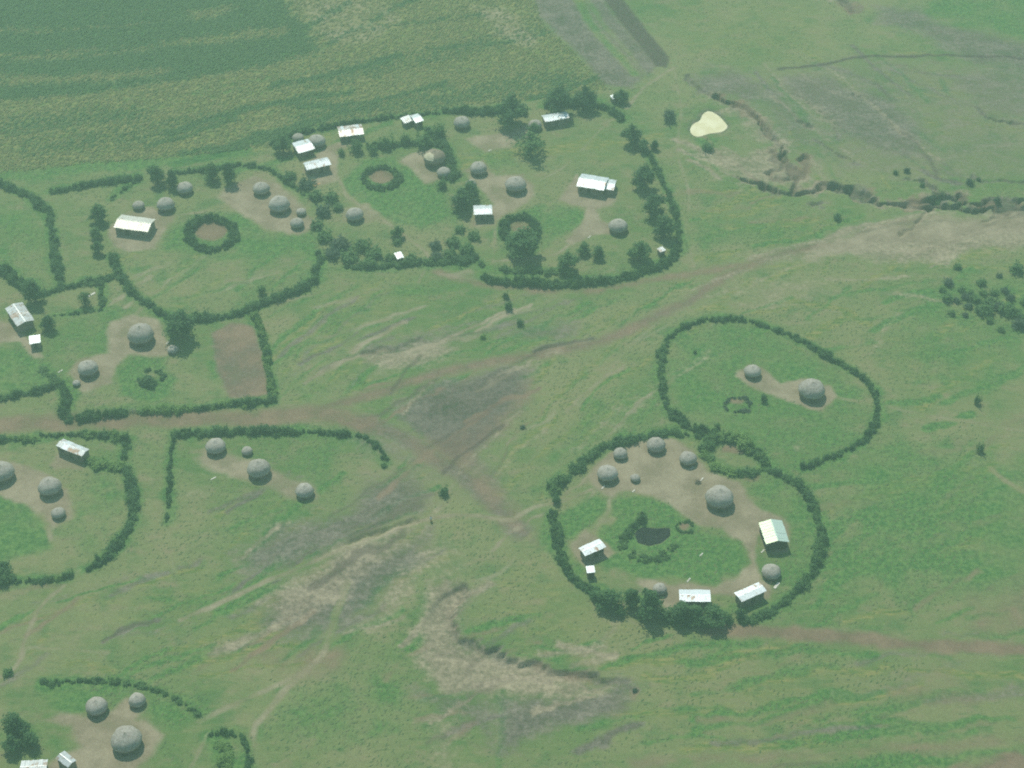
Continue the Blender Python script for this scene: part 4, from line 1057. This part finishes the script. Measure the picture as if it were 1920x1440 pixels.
# ------------------------------------------------------------------ iron roofed houses
_sheets = {}
def sheet(L, mat):
    """one corrugated sheet, 1 m wide along x, running L down the slope (along -y), gently ribbed"""
    key = (round(L, 1), mat)
    if key not in _sheets:
        V, F = [], []
        nrib = 8
        for yy in (0, -L):
            for k in range(nrib + 1): V.append((-.5 + k / nrib, yy, .022 if k % 2 else 0))
        for yy in (0, -L):
            for k in range(nrib + 1): V.append((-.5 + k / nrib, yy, (.022 if k % 2 else 0) - .02))
        m = nrib + 1
        for k in range(nrib):
            F.append((m + k, m + k + 1, k + 1, k)); F.append((2 * m + k, 2 * m + k + 1, 3 * m + k + 1, 3 * m + k))
        F.append(tuple(range(m, 2 * m)[::-1]) + tuple(range(3 * m, 4 * m)))
        _sheets[key] = mesh('roof_sheet', V, F, MT[mat])
    return _sheets[key]
def house(quad_px, label, mat='iron', eave=2.5, pitch=14, axis='x', wallmat='mudhouse', mono=False, sw=.95, cat='house', doors=True, mat2=None, alt=None):
    """quad_px: eave corners back-left, back-right, front-right, front-left as surveyed"""
    q = PP(quad_px, eave)
    c = q.mean(0)
    ex = (q[1] - q[0] + q[2] - q[3]) / 2; ey = (q[0] - q[3] + q[1] - q[2]) / 2
    w, d = np.linalg.norm(ex), np.linalg.norm(ey)
    rz = math.atan2(ex[1], ex[0])
    if axis == 'y':
        w, d = d, w; rz = math.atan2(ey[1], ey[0])
    name = 'iron_roofed_house' if cat == 'house' else cat
    t = empty(name, (c[0], c[1], gz(*c) - .02), rz)
    ov = .35 if min(w, d) > 3 else .15
    wx, wy = w / 2 - ov, d / 2 - ov
    rise = math.tan(R(pitch)) * (d if mono else d / 2)
    V, F = [], []                                   # walls with gables, thick, open top
    zt = eave - .05
    zb, zf = (zt + rise * (1 - ov / d), zt + rise * ov / d) if mono else (zt + .06, zt + .06)
    V = [(-wx, -wy, -.2), (wx, -wy, -.2), (wx, wy, -.2), (-wx, wy, -.2), (-wx, -wy, zf - .05), (wx, -wy, zf - .05), (wx, wy, zb - .05), (-wx, wy, zb - .05)]
    F = [(0, 1, 5, 4), (2, 3, 7, 6)]
    if mono: F += [(1, 2, 6, 5), (3, 0, 4, 7)]
    else:
        V += [(wx, 0, zt + rise - .06), (-wx, 0, zt + rise - .06)]
        F += [(1, 2, 6, 8, 5), (3, 0, 4, 9, 7)]
    obj('wall', mesh('wall', V, F, MT[wallmat]), t)
    V, F = [], []                                   # roof timbers (and ridge cap): the part that carries the sheets
    if mono:
        for yy in (-d / 2 + .1, d / 2 - .1): box_vf(-w / 2 + .05, w / 2 - .05, yy - .05, yy + .05, eave + (yy + d / 2) / d * rise - .14, eave + (yy + d / 2) / d * rise - .045, V, F)
    else:
        box_vf(-w / 2 + .05, w / 2 - .05, -d / 2 + .06, -d / 2 + .16, eave - .12, eave - .03, V, F); box_vf(-w / 2 + .05, w / 2 - .05, d / 2 - .16, d / 2 - .06, eave - .12, eave - .03, V, F)
        box_vf(-w / 2 + .02, w / 2 - .02, -.11, .11, eave + rise + .012, eave + rise + .055, V, F)
    rf = obj('roof', mesh('roof', V, F, MT[mat]), t)
    n = max(2, int(round(w / sw))); swid = w / n
    L = d / math.cos(R(pitch)) if mono else d / 2 / math.cos(R(pitch))
    for side in ((0,) if mono else (0, 1)):
        for k in range(n):
            xx = -w / 2 + (k + .5) * swid
            mm = (mat2 if (mat2 and side == 1) else mat)
            if alt and random.random() < alt[1]: mm = alt[0]
            dz = random.uniform(0, .035) + (.018 if k % 2 else 0)
            jl = random.uniform(-.03, .10)
            if mono: loc, rot = (xx, d / 2, eave + rise + dz), (R(pitch), 0, 0)
            elif side == 0: loc, rot = (xx, 0, eave + rise + dz), (R(pitch), 0, 0)
            else: loc, rot = (-xx, 0, eave + rise + dz), (R(pitch), 0, math.pi)
            s_ = obj('roof_sheet', sheet(L, mm), rf, None, loc, rot, (swid * 1.03, (round(L, 1) and L / round(L, 1)) + jl / L, 1))
            s_.rotation_euler = (rot[0] + R(random.uniform(-.4, .4)), R(random.uniform(-.5, .5)), rot[2])
    if doors:
        dw, dh = .9, min(1.9, eave - .4)
        d_ = obj('door', box_mesh('door', (-dw / 2, dw / 2, -.06, .02, 0, dh), MT['wood']), t, None, (random.uniform(-.15, .15) * w, -wy - .003, .0))
        obj('door_frame', mesh('door_frame', *(lambda V, F: (box_vf(-dw / 2 - .09, -dw / 2 - .003, -.08, .02, 0, dh, V, F), box_vf(dw / 2 + .003, dw / 2 + .09, -.08, .02, 0, dh, V, F), box_vf(-dw / 2 - .09, dw / 2 + .09, -.08, .02, dh + .003, dh + .1, V, F), (V, F))[-1])([], []), MT['bark']), d_)
        if w > 5:
            for sx in (-1, 1):
                wd = obj('window', box_mesh('window', (-.35, .35, -.05, .02, 1.0, 1.7), MT['wood']), t, None, (sx * w * .33, -wy - .003, 0))
                obj('window_frame', mesh('window_frame', *(lambda V, F: (box_vf(-.43, -.353, -.07, .02, .93, 1.77, V, F), box_vf(.353, .43, -.07, .02, .93, 1.77, V, F), box_vf(-.35, .35, -.07, .02, 1.703, 1.77, V, F), box_vf(-.35, .35, -.07, .02, .93, .997, V, F), (V, F))[-1])([], []), MT['bark']), wd)
    return tag(t, label, cat, 'iron roofed houses of the village' if cat == 'house' else 'small sheds with iron roofs')

house([(226, 404), (288, 411), (281, 437), (215, 427)], 'long house with a cream iron roof beside the earth path', 'iron_cream', 2.6, 13)
house([(549, 268), (578, 261), (590, 279), (557, 289)], 'small bright house in front of two half hidden huts', 'iron', 2.4, 9)
house([(568, 306), (613, 296), (621, 309), (575, 320)], 'narrow bright house below the other bright iron house', 'iron', 2.7, 16)
house([(632, 238), (676, 232), (684, 251), (637, 256)], 'rust streaked iron house against the back hedge', 'iron_rust', 2.4, 10, alt=('iron', .35))
house([(770, 216), (785, 213), (793, 226), (777, 232)], 'small pale iron house under the crop field hedge', 'iron', 2.4, 10)
house([(752, 223), (768, 217), (774, 226), (757, 232)], 'low lean-to shed joined to the small pale house', 'iron_dull', 1.9, 8, mono=True, cat='shed')
house([(1016, 217), (1062, 209), (1067, 221), (1021, 229)], 'long narrow iron house under the back trees', 'iron', 2.7, 15)
house([(1090, 326), (1141, 333), (1133, 358), (1082, 348)], 'largest bright iron house with a lower annex', 'iron', 2.8, 15, sw=1.3)
house([(1140, 336), (1157, 338), (1150, 357), (1134, 355)], 'lower annex house attached to the largest iron house', 'iron', 2.2, 14, doors=False)
house([(894, 385), (924, 385), (921, 401), (882, 403)], 'small iron house at the foot of the tall dark tree', 'iron', 2.6, 15)
house([(9, 579), (42, 567), (64, 600), (33, 613)], 'rust spotted iron house by the picture edge and dark bushes', 'iron_dull', 2.7, 14, axis='y', alt=('iron_rust', .25))
house([(54, 632), (74, 630), (77, 641), (56, 645)], 'small latrine shed below the rust spotted house', 'iron', 2.2, 10, mono=True, cat='shed')
house([(119, 820), (163, 842), (157, 854), (104, 836)], 'long iron house with striped roof inside the lower hedge', 'iron_dull', 2.6, 14, sw=1.9, alt=('iron', .4))
house([(1084, 1027), (1124, 1010), (1136, 1024), (1098, 1042)], 'lone bright iron house on a square earth patch', 'iron', 2.6, 8)
house([(1099, 1062), (1114, 1061), (1116, 1072), (1100, 1074)], 'tiny white roofed latrine near the lone iron house', 'iron', 2.2, 8, mono=True, cat='shed')
house([(1274, 1106), (1333, 1107), (1331, 1129), (1273, 1128)], 'bright iron house screened by the row of dark trees', 'iron', 2.6, 9)
house([(1375, 1113), (1422, 1093), (1438, 1108), (1392, 1130)], 'bright iron house below the grey hut', 'iron', 2.7, 8)
house([(1423, 983), (1466, 974), (1479, 1015), (1437, 1023)], 'house with a lime green roof inside the round compound', 'iron_mint', 2.9, 17, axis='y', mat2='iron_lime', wallmat='wood')
house([(40, 1427), (88, 1424), (88, 1450), (36, 1452)], 'pale iron house cut by the lower picture edge', 'iron_dull', 2.6, 9)
house([(104, 1420), (121, 1410), (145, 1427), (126, 1438)], 'small dull iron house next to the lowest yard', 'iron_dull', 2.4, 18, axis='y')
house([(740, 477), (752, 474), (757, 483), (744, 487)], 'tiny white roofed shed among the lower shrubs', 'iron', 2.0, 8, mono=True, cat='shed')
house([(1145, 181), (1157, 177), (1160, 183), (1148, 187)], 'tiny white roofed shed in the back corner trees', 'iron', 1.8, 8, mono=True, cat='shed')
house([(1233, 468), (1243, 463), (1247, 470), (1237, 474)], 'tiny white roofed shed in the outer hedge', 'iron_dull', 1.8, 8, mono=True, cat='shed')

# ------------------------------------------------------------------ hedges
for pts_, a_, k_ in HEDGES: hedge(pts_, *a_, **k_)

# ------------------------------------------------------------------ trees
T = tree
T(293, 330, 34, 'first dark tree of the pair above the tiny hut', 'round', 'leaf_dark')
T(322, 335, 30, 'second dark tree leaning over the small hut by the hedge', 'tall', 'leaf_dark')
T(398, 322, 34, 'leafy tree between the two back hut groups', 'tall', 'leaf_mid')
T(428, 324, 36, 'larger leafy tree above the brown yard', 'tall', 'leaf_mid')
T(185, 400, 40, 'upright tree left of the cream roofed house', 'tall', 'leaf_mid', hk=.8)
T(180, 438, 26, 'lower small tree left of the cream roofed house', 'round', 'leaf_mid')
T(182, 465, 26, 'round shrub tree below the cream roofed house', 'round', 'leaf_dark')
T(340, 607, 58, 'large round tree interrupting the oval hedge', 'round', 'leaf_dark')
T(62, 545, 44, 'dark round tree above the rusty house', 'round', 'leaf_dark')
T(90, 605, 34, 'tree standing right of the rust spotted house', 'tall', 'leaf_dark', hk=.8)
T(158, 560, 30, 'thin tree beside the pale plank in the small garden', 'sparse', 'leaf_mid')
T(865, 372, 46, 'tall dark tree behind the small iron house', 'tall', 'leaf_dark', hk=.8)
T(880, 358, 34, 'tree crown pressed against the tiny grey hut', 'round', 'leaf_dark')
T(995, 268, 58, 'large leafy tree in the middle of the back yard', 'sparse', 'leaf_mid')
T(1000, 245, 30, 'small tree right by the grey hut near the long house', 'sparse', 'leaf_mid')
T(985, 452, 66, 'big round tree covering the pen', 'round', 'leaf_dark')
T(1065, 490, 44, 'small tree at the thick lower hedge', 'round', 'leaf_mid')
T(1095, 465, 30, 'tall tree at the end of the earth yard', 'tall', 'leaf_mid', hk=.8)
T(1122, 472, 30, 'paler tree next to the tall one near the yard', 'tall', 'leaf_mid', hk=.8)
T(1200, 470, 44, 'leafy tree near the tiny shed in the outer hedge', 'round', 'leaf_mid')
T(1185, 252, 40, 'bushy tree at the upper bend of the pond side hedge', 'round', 'leaf_dark')
T(1205, 272, 28, 'smaller bushy tree by the upper bend of the hedge', 'round', 'leaf_dark')
T(1228, 272, 20, 'narrow tree outside the upper bend of the hedge', 'tall', 'leaf_dark', hk=.8)
T(1210, 330, 46, 'broad tree above the chain of hedge trees', 'round', 'leaf_dark')
T(1225, 385, 44, 'middle tree in the chain of hedge trees', 'round', 'leaf_dark')
T(1245, 425, 46, 'lowest tree in the chain of hedge trees', 'round', 'leaf_dark')
T(1140, 1124, 52, 'first tree of the row at the foot of the round compound', 'round', 'leaf_dark', hk=.8)
T(1184, 1120, 38, 'second slimmer tree of the row at the round compound', 'tall', 'leaf_dark')
T(1220, 1132, 56, 'tall tree in front of the pale hidden hut', 'tall', 'leaf_dark')
T(1278, 1148, 52, 'dense tree in front of the screened iron house', 'tall', 'leaf_dark', hk=.8)
T(1306, 1152, 44, 'middle tree screening the bright iron house', 'tall', 'leaf_dark', hk=.8)
T(1340, 1156, 52, 'last broad tree screening the bright iron house', 'round', 'leaf_dark', hk=.75)
T(1388, 1152, 24, 'narrow dark tree below the lower iron house', 'tall', 'leaf_dark', hk=.9)
T(1204, 966, 20, 'small tree standing over the murky pool', 'sparse', 'leaf_dark')
T(30, 1358, 50, 'upper tree of the clump by the lowest yard', 'round', 'leaf_dark')
T(22, 1392, 40, 'lower left tree of the clump by the lowest yard', 'round', 'leaf_dark')
T(55, 1388, 36, 'lower right tree of the clump by the lowest yard', 'round', 'leaf_dark')
T(960, 205, 60, 'wide tree in the thick back hedge', 'round', 'leaf_dark')
T(1050, 185, 50, 'wide tree behind the long narrow house', 'round', 'leaf_dark')
T(1098, 182, 44, 'round tree near the back corner of the hedge', 'round', 'leaf_dark')
T(1165, 180, 30, 'tree beside the tiny back shed', 'round', 'leaf_dark')
T(280, 712, 30, 'low dark tree in the broken ring pen', 'round', 'leaf_dark', hk=.7)
T(745, 435, 26, 'small tree where the curving path meets the shrubs', 'round', 'leaf_mid')
T(530, 270, 36, 'dark tree at the corner left of the bright houses', 'round', 'leaf_mid')
ORD = ['first', 'second', 'third', 'fourth', 'fifth', 'sixth', 'seventh', 'eighth', 'ninth', 'tenth']
# dense shrubbery in the middle
spots = [(572, 340, 44), (545, 325, 34), (590, 362, 40), (620, 368, 40), (606, 392, 44), (632, 385, 30), (592, 418, 36), (608, 440, 44), (640, 452, 50), (675, 455, 46), (700, 470, 44), (655, 476, 46), (622, 470, 40), (690, 488, 40), (730, 480, 30), (770, 480, 34), (815, 455, 34), (848, 448, 40), (875, 462, 40), (845, 472, 40), (818, 478, 34), (888, 438, 34), (862, 425, 30), (745, 452, 24)]
for k, (a, b, w) in enumerate(spots):
    bush(a, b, w * .86, 'broad shrub in the dense thicket around the lone hut and path', 'leaf_mid' if k % 4 else 'leaf_grey', 'shrubs of the central thicket', .5)
for k, (a, b, w) in enumerate([(640, 285, 16), (665, 275, 30), (700, 282, 20), (725, 268, 30), (760, 262, 26), (795, 262, 36), (822, 245, 30)]):
    bush(a, b, w, ORD[k] + ' shrub from the left along the inner hedge above the round pen', 'leaf_mid', 'shrubs of the inner hedge', .9)
for k, (a, b, w) in enumerate([(1115, 1112, 28), (1160, 1140, 30), (1203, 1150, 28), (1245, 1152, 32), (1262, 1160, 26), (1292, 1166, 26), (1322, 1168, 28), (1365, 1160, 24)]):
    bush(a, b, w, ORD[k] + ' shrub from the left under the tree row of the round compound', 'leaf_dark', 'shrubs of the tree row', .8)
# lone bushes
B = bush
B(950, 555, 14, 'upper bush of the pair below the thick hedge')
B(953, 573, 20, 'lower bush of the pair below the thick hedge')
B(975, 604, 16, 'lone bush in the pasture above the grey soil')
B(1832, 752, 16, 'lone dark bush in the far meadow', hk=1.4)
B(1838, 842, 18, 'faint lone bush lower in the far meadow', 'leaf_mid', hk=1.3)
B(831, 921, 22, 'lone bush beside the dirt road bend', hk=.8)
B(1433, 748, 16, 'small bush between the huts and the weedy ring', hk=1.2)
B(1303, 660, 8, 'tiny bush inside the upper ring near the hedge')
B(490, 545, 20, 'thin bush inside the oval hedge', 'leaf_mid')
B(1043, 935, 20, 'dark bush at the gap of the round compound')
B(1048, 920, 12, 'yellowish bush end of the compound back hedge', 'leaf_bright')
B(1572, 406, 18, 'bush in a hollow below the gully', hk=.8)
B(830, 345, 22, 'bush at the foot of the small pale hut', 'leaf_mid')
B(1255, 218, 30, 'shrub outside the hedge towards the pond', 'leaf_grey', hk=.8)
B(1325, 272, 26, 'green shrub below the pond', 'leaf_mid', hk=.6)
B(15, 1258, 24, 'low bush above the lowest path at the edge', 'leaf_mid', hk=.5)
B(1345, 800, 14, 'bush above the oval pen between the rings', 'leaf_mid')
B(905, 630, 14, 'bright weed clump in the pasture', 'leaf_bright', hk=.6)
B(1192, 1291, 13, 'small dark shrub at the end of the eroded bank', 'leaf_grey', hk=.5)
B(980, 800, 12, 'small shrub at the grey soil edge', 'leaf_grey', hk=.5)
B(720, 870, 14, 'small shrub at the road hedge end', 'leaf_mid', hk=.6)
sc_ = [(1780, 525, 16), (1778, 553, 18), (1805, 540, 12), (1795, 560, 12), (1840, 525, 16), (1785, 585, 12), (1818, 570, 14), (1830, 555, 18), (1850, 575, 26), (1870, 570, 20), (1845, 545, 14), (1865, 545, 14), (1885, 540, 14), (1890, 575, 26), (1905, 580, 20), (1912, 605, 22), (1880, 615, 12), (1908, 500, 22), (1875, 514, 10), (1796, 496, 14), (1858, 598, 12), (1810, 588, 10), (1835, 578, 12), (1925, 560, 20), (1895, 555, 14), (1822, 545, 10), (1858, 560, 16), (1810, 552, 14), (1768, 540, 12), (1915, 590, 16)]
for k, (a, b, w) in enumerate(sc_):
    bush(a, b, w * 1.45, 'dark bush in the scrub patch at the far meadow edge', 'leaf_mid' if k % 3 else 'leaf_grey', 'bushes of the scrub patch', .55)
gs = [(1760, 360, 26), (1775, 366, 14), (1818, 338, 18), (1835, 332, 12), (1745, 365, 14), (1700, 318, 14), (1680, 322, 12), (1730, 345, 12), (1870, 372, 18), (1800, 372, 16)]
for k, (a, b, w) in enumerate(sorted(gs)):
    bush(a, b, w, ORD[k] + ' scrubby bush from the left along the deep gully', 'leaf_grey' if k % 2 else 'leaf_dark', 'bushes along the gully', .8)

# ------------------------------------------------------------------ small loose things
def plank(px, py, L, ang, label, mat='pale_wood', w=.35, h=.16):
    x, y = P(px, py, .1)
    V, F = [], []
    prof = [(-L / 2, .5), (-L / 2 + .06, 1), (L / 2 - .06, 1), (L / 2, .5)]
    for xx, k in prof: V += [(xx, -w / 2 * k, 0), (xx, w / 2 * k, 0), (xx, w / 2 * k * .9, h), (xx, -w / 2 * k * .9, h)]
    for j in range(3):
        for k in range(4): F.append((j * 4 + k, j * 4 + (k + 1) % 4, j * 4 + 4 + (k + 1) % 4, j * 4 + 4 + k))
    F += [(3, 2, 1, 0), (12, 13, 14, 15)]
    o = obj('plank', mesh('plank', V, F, MT[mat]), None, None, (x, y, gz(x, y) - .03), (0, 0, R(ang)))
    tag(o, label, 'plank', 'planks and poles lying about')
for a in [(1456, 1099, 2.3, 55, 'pale plank lying beside the grey hut and iron house', 'pale_wood', .7), (1447, 1092, 1.5, 55, 'orange plank beside the grey hut', 'orange_wood', .4),
          (1131, 913, 1.4, 55, 'pale pole before the hut at the compound gap'), (1188, 920, 1.1, 50, 'short pale pole on the big yard'), (1298, 877, 1.3, 52, 'pale pole before the hut by the oval pen'),
          (1315, 899, 2.0, 52, 'pole leaning on a brushwood heap in the big yard'), (1291, 1088, 1.6, 55, 'pair pole above the screened iron house'), (1315, 1040, 1.3, 50, 'grey pole in the round lawn of the compound'),
          (172, 553, 2.6, 48, 'pale yellow plank in the small hedged garden', 'pale_wood', .7), (113, 695, 1.6, 50, 'pale board beside the weedy hedge'), (595, 347, 2.4, 40, 'reddish plank below the narrow bright house', 'orange_wood', .5),
          (1430, 1034, 1.4, 50, 'pole at the corner of the lime roofed house'), (918, 283, 1.4, 50, 'pale pole on the swept patch under the back hedge'), (314, 642, 1.3, 60, 'pale board between the big hut and large tree'), (1105, 444, 1.4, 50, 'pale board at the end of the upper earth yard'), (400, 895, 1.6, 40, 'grey board in the grass below the hut row')]:
    plank(*a)
# brushwood heap on the big yard
x, y = P(1309, 902, .3)
V, F = [], []
for k in range(26):
    a = random.uniform(0, 6.28); L = random.uniform(.7, 1.5); c0 = (random.uniform(-.6, .6), random.uniform(-.6, .6), random.uniform(0, .5))
    tube([(c0[0] - math.cos(a) * L / 2, c0[1] - math.sin(a) * L / 2, c0[2]), (c0[0], c0[1], c0[2] + .12), (c0[0] + math.cos(a) * L / 2, c0[1] + math.sin(a) * L / 2, c0[2] + .05)], [.05, .045, .02], V, F, 5)
tag(obj('brushwood_heap', mesh('brushwood_heap', V, F, MT['bark']), None, None, (x, y, gz(x, y))), 'heap of dark brushwood on the big yard near the largest hut', 'woodpile')
# brushwood gate in the road hedge
x, y = P(248, 768, .8)
V, F = [], []
for k in range(9):
    xx = -.9 + .225 * k
    tube([(xx, random.uniform(-.1, .1), -.1), (xx + random.uniform(-.1, .1), 0, .8), (xx + random.uniform(-.2, .2), random.uniform(-.1, .1), random.uniform(1.3, 1.8))], [.09, .08, .05], V, F, 5)
tag(obj('brush_gate', mesh('brush_gate', V, F, MT['straw']), None, None, (x, y, gz(x, y))), 'tan brushwood gate closing the roadside hedge', 'gate')

# a person on the path along the bank
def person(px, py, label):
    x, y = P(px, py, .8)
    t = empty('person', (x, y, gz(x, y)), R(35))
    co = [(0, 0, .95), (0, .01, 1.15), (0, 0, 1.40), (0, .01, 1.52), (0, .03, 1.66),
          (-.10, 0, .90), (-.11, .08, .50), (-.11, .0, .09), (-.11, .14, .04), (.10, 0, .90), (.11, -.12, .50), (.11, -.22, .10), (.11, -.10, .04),
          (-.20, 0, 1.38), (-.25, -.06, 1.10), (-.25, .06, .88), (-.25, .10, .80), (.20, 0, 1.38), (.25, .05, 1.10), (.24, .16, .90), (.24, .20, .82)]
    ed = [(0, 1), (1, 2), (2, 3), (3, 4), (0, 5), (5, 6), (6, 7), (7, 8), (0, 9), (9, 10), (10, 11), (11, 12), (2, 13), (13, 14), (14, 15), (15, 16), (2, 17), (17, 18), (18, 19), (19, 20)]
    rad = [.13, .12, .14, .055, .10, .09, .065, .045, .04, .09, .065, .045, .04, .06, .045, .035, .035, .06, .045, .035, .035]
    me = bpy.data.meshes.new('body'); me.from_pydata(co, ed, []); me.materials.append(MT['skin'])
    o = obj('body', me, t)
    sk = o.modifiers.new('skin', 'SKIN'); o.modifiers.new('sub', 'SUBSURF').levels = 2
    o.modifiers['sub'].render_levels = 2
    for v, r in zip(me.skin_vertices[0].data, rad): v.radius = (r, r)
    me.skin_vertices[0].data[0].use_root = True
    def shell(prof, mat, nm, n=16):
        V, F = [], []
        for rx, ry, z in prof:
            for k in range(n):
                a = 2 * math.pi * k / n; q = 1 + .05 * math.sin(5 * a)
                V.append((rx * q * math.cos(a), ry * q * math.sin(a), z))
        for j in range(len(prof) - 1):
            for k in range(n): F.append((j * n + k, j * n + (k + 1) % n, (j + 1) * n + (k + 1) % n, (j + 1) * n + k))
        obj(nm, mesh(nm, V, F, mat, True), t)
    shell([(.30, .24, .80), (.26, .20, 1.0), (.27, .20, 1.25), (.27, .18, 1.40), (.14, .13, 1.50), (.09, .09, 1.53)], MT['white_cloth'], 'shirt')
    shell([(.30, .30, .22), (.27, .25, .55), (.24, .20, .88), (.20, .17, 1.02)], MT['orange_cloth'], 'wrap_skirt')
    shell([(.115, .115, 1.66), (.118, .12, 1.72), (.09, .09, 1.78), (.01, .01, 1.80)], MT['hair'], 'hair', 12)
    tag(t, label, 'person')
person(808, 972, 'person in a white top and orange wrap on the bank path')

# ------------------------------------------------------------------ crops and rough grass (uncountable)
def tufts(name, pts, hgt, wid, mat, label, cat, blades=2, run=1.0, az=56, spread=16):
    """leaf blades bent over by the wind, all roughly the same way"""
    n = len(pts); sh = (n, blades)
    a = np.radians(rng.normal(az, spread, sh)); h = hgt * rng.uniform(.5, 1.25, sh); w = wid * rng.uniform(.6, 1.2, sh); l = run * rng.uniform(.5, 1.3, sh)
    zz = np.array([gz(x, y) for x, y in pts]); base = np.column_stack((pts, zz + .02))[:, None, :] + rng.uniform(-.3, .3, (n, blades, 3)) * np.array((1, 1, 0))
    d = np.stack((np.cos(a), np.sin(a), 0 * a), -1); t = np.stack((-np.sin(a), np.cos(a), 0 * a), -1)
    up = np.zeros_like(t); up[..., 2] = 1
    ww = w[..., None] / 2
    midp = base + d * l[..., None] * .5 + up * h[..., None]; tip = base + d * l[..., None] + up * h[..., None] * .7
    v = np.stack((base, midp - t * ww, tip, midp + t * ww), 2).reshape(-1, 3)
    o = obj(name, np_mesh(name, v, np.arange(len(v)).reshape(-1, 4), MT[mat]))
    return tag(o, label, cat, None, 'stuff')
def grid_pts(x0, x1, y0, y1, st, keep, jit=.45):
    X, Y = np.meshgrid(np.arange(x0, x1, st), np.arange(y0, y1, st))
    p = np.column_stack((X.ravel(), Y.ravel())) + rng.uniform(-jit, jit, (X.size, 2)) * st
    i = np.clip(np.round((p[:, 0] - X0) / (X1 - X0) * (nx - 1)).astype(int), 0, nx - 1); j = np.clip(np.round((p[:, 1] - Y0) / (Y1 - Y0) * (ny - 1)).astype(int), 0, ny - 1)
    k = j * nx + i
    inside = np.abs(p[:, 0]) < (p[:, 1] * .5 + 40) * .98
    return p[keep(k, p) & inside]
crop_ids = names_id.get('crop_field', [])
inv_ = lambda p: np.abs(p[:, 0]) < p[:, 1] * .36 + 8
cr = np.isin(region, crop_ids)
fieldp = grid_pts(-215, 60, 455, 622, .78, lambda k, p: cr[k] & inv_(p))
ki = np.array([int(round((y - Y0) / (Y1 - Y0) * (ny - 1))) * nx + int(round((x - X0) / (X1 - X0) * (nx - 1))) for x, y in fieldp])
isg = (M['crop'][ki] + rng.uniform(-.4, .4, len(ki))) > .45
thin = rng.random(len(ki)) > np.maximum(M['pale'], M['dirt'])[ki] * .9
tufts('maize_crop', fieldp[isg & thin], .30, .40, 'maize', 'dense dark green crop leaves standing in the top corner field', 'crop', 2, 1.9)
tufts('ripening_crop', fieldp[~isg & thin & (rng.random(len(ki)) > .3)], .24, .38, 'dry_crop', 'yellow green ripening crop leaves behind the compounds', 'crop', 2, 1.9)
bare = np.maximum.reduce([M['dirt'], M['grey'], M['pale'], M['red'], M['dark']])
cn = fbm(VX, VY, 12, 3, 71.0)
c3 = grid_pts(-190, 190, 205, 600, 1.3, lambda k, p: (region[k] == 0) & (bare[k] < .25) & (cn[k] + .3 * M['lush'][k] + rng.uniform(-.25, .25, len(k)) > .06) & inv_(p))
tufts('grass_tufts', c3, .06, .32, 'tuft', 'rough grass tufts over the pasture', 'grass', 1, 1.1, 54, 25)

# ------------------------------------------------------------------ the hazy air
V, F = [], []
box_vf(-1500, 1500, -700, 1900, -6.0, 345.0, V, F)
hz = NT('haze')
pv = hz.n('VolumePrincipled')
pv.inputs['Color'].default_value = (.61, .94, .78, 1)
pv.inputs['Density'].default_value = .00054
pv.inputs['Anisotropy'].default_value = .2
hz.t.links.new(pv.outputs[0], hz.out.inputs['Volume'])
tag(obj('haze', mesh('haze', V, F, hz.m)), 'thin bluish haze over the whole village', 'haze', None, 'stuff')
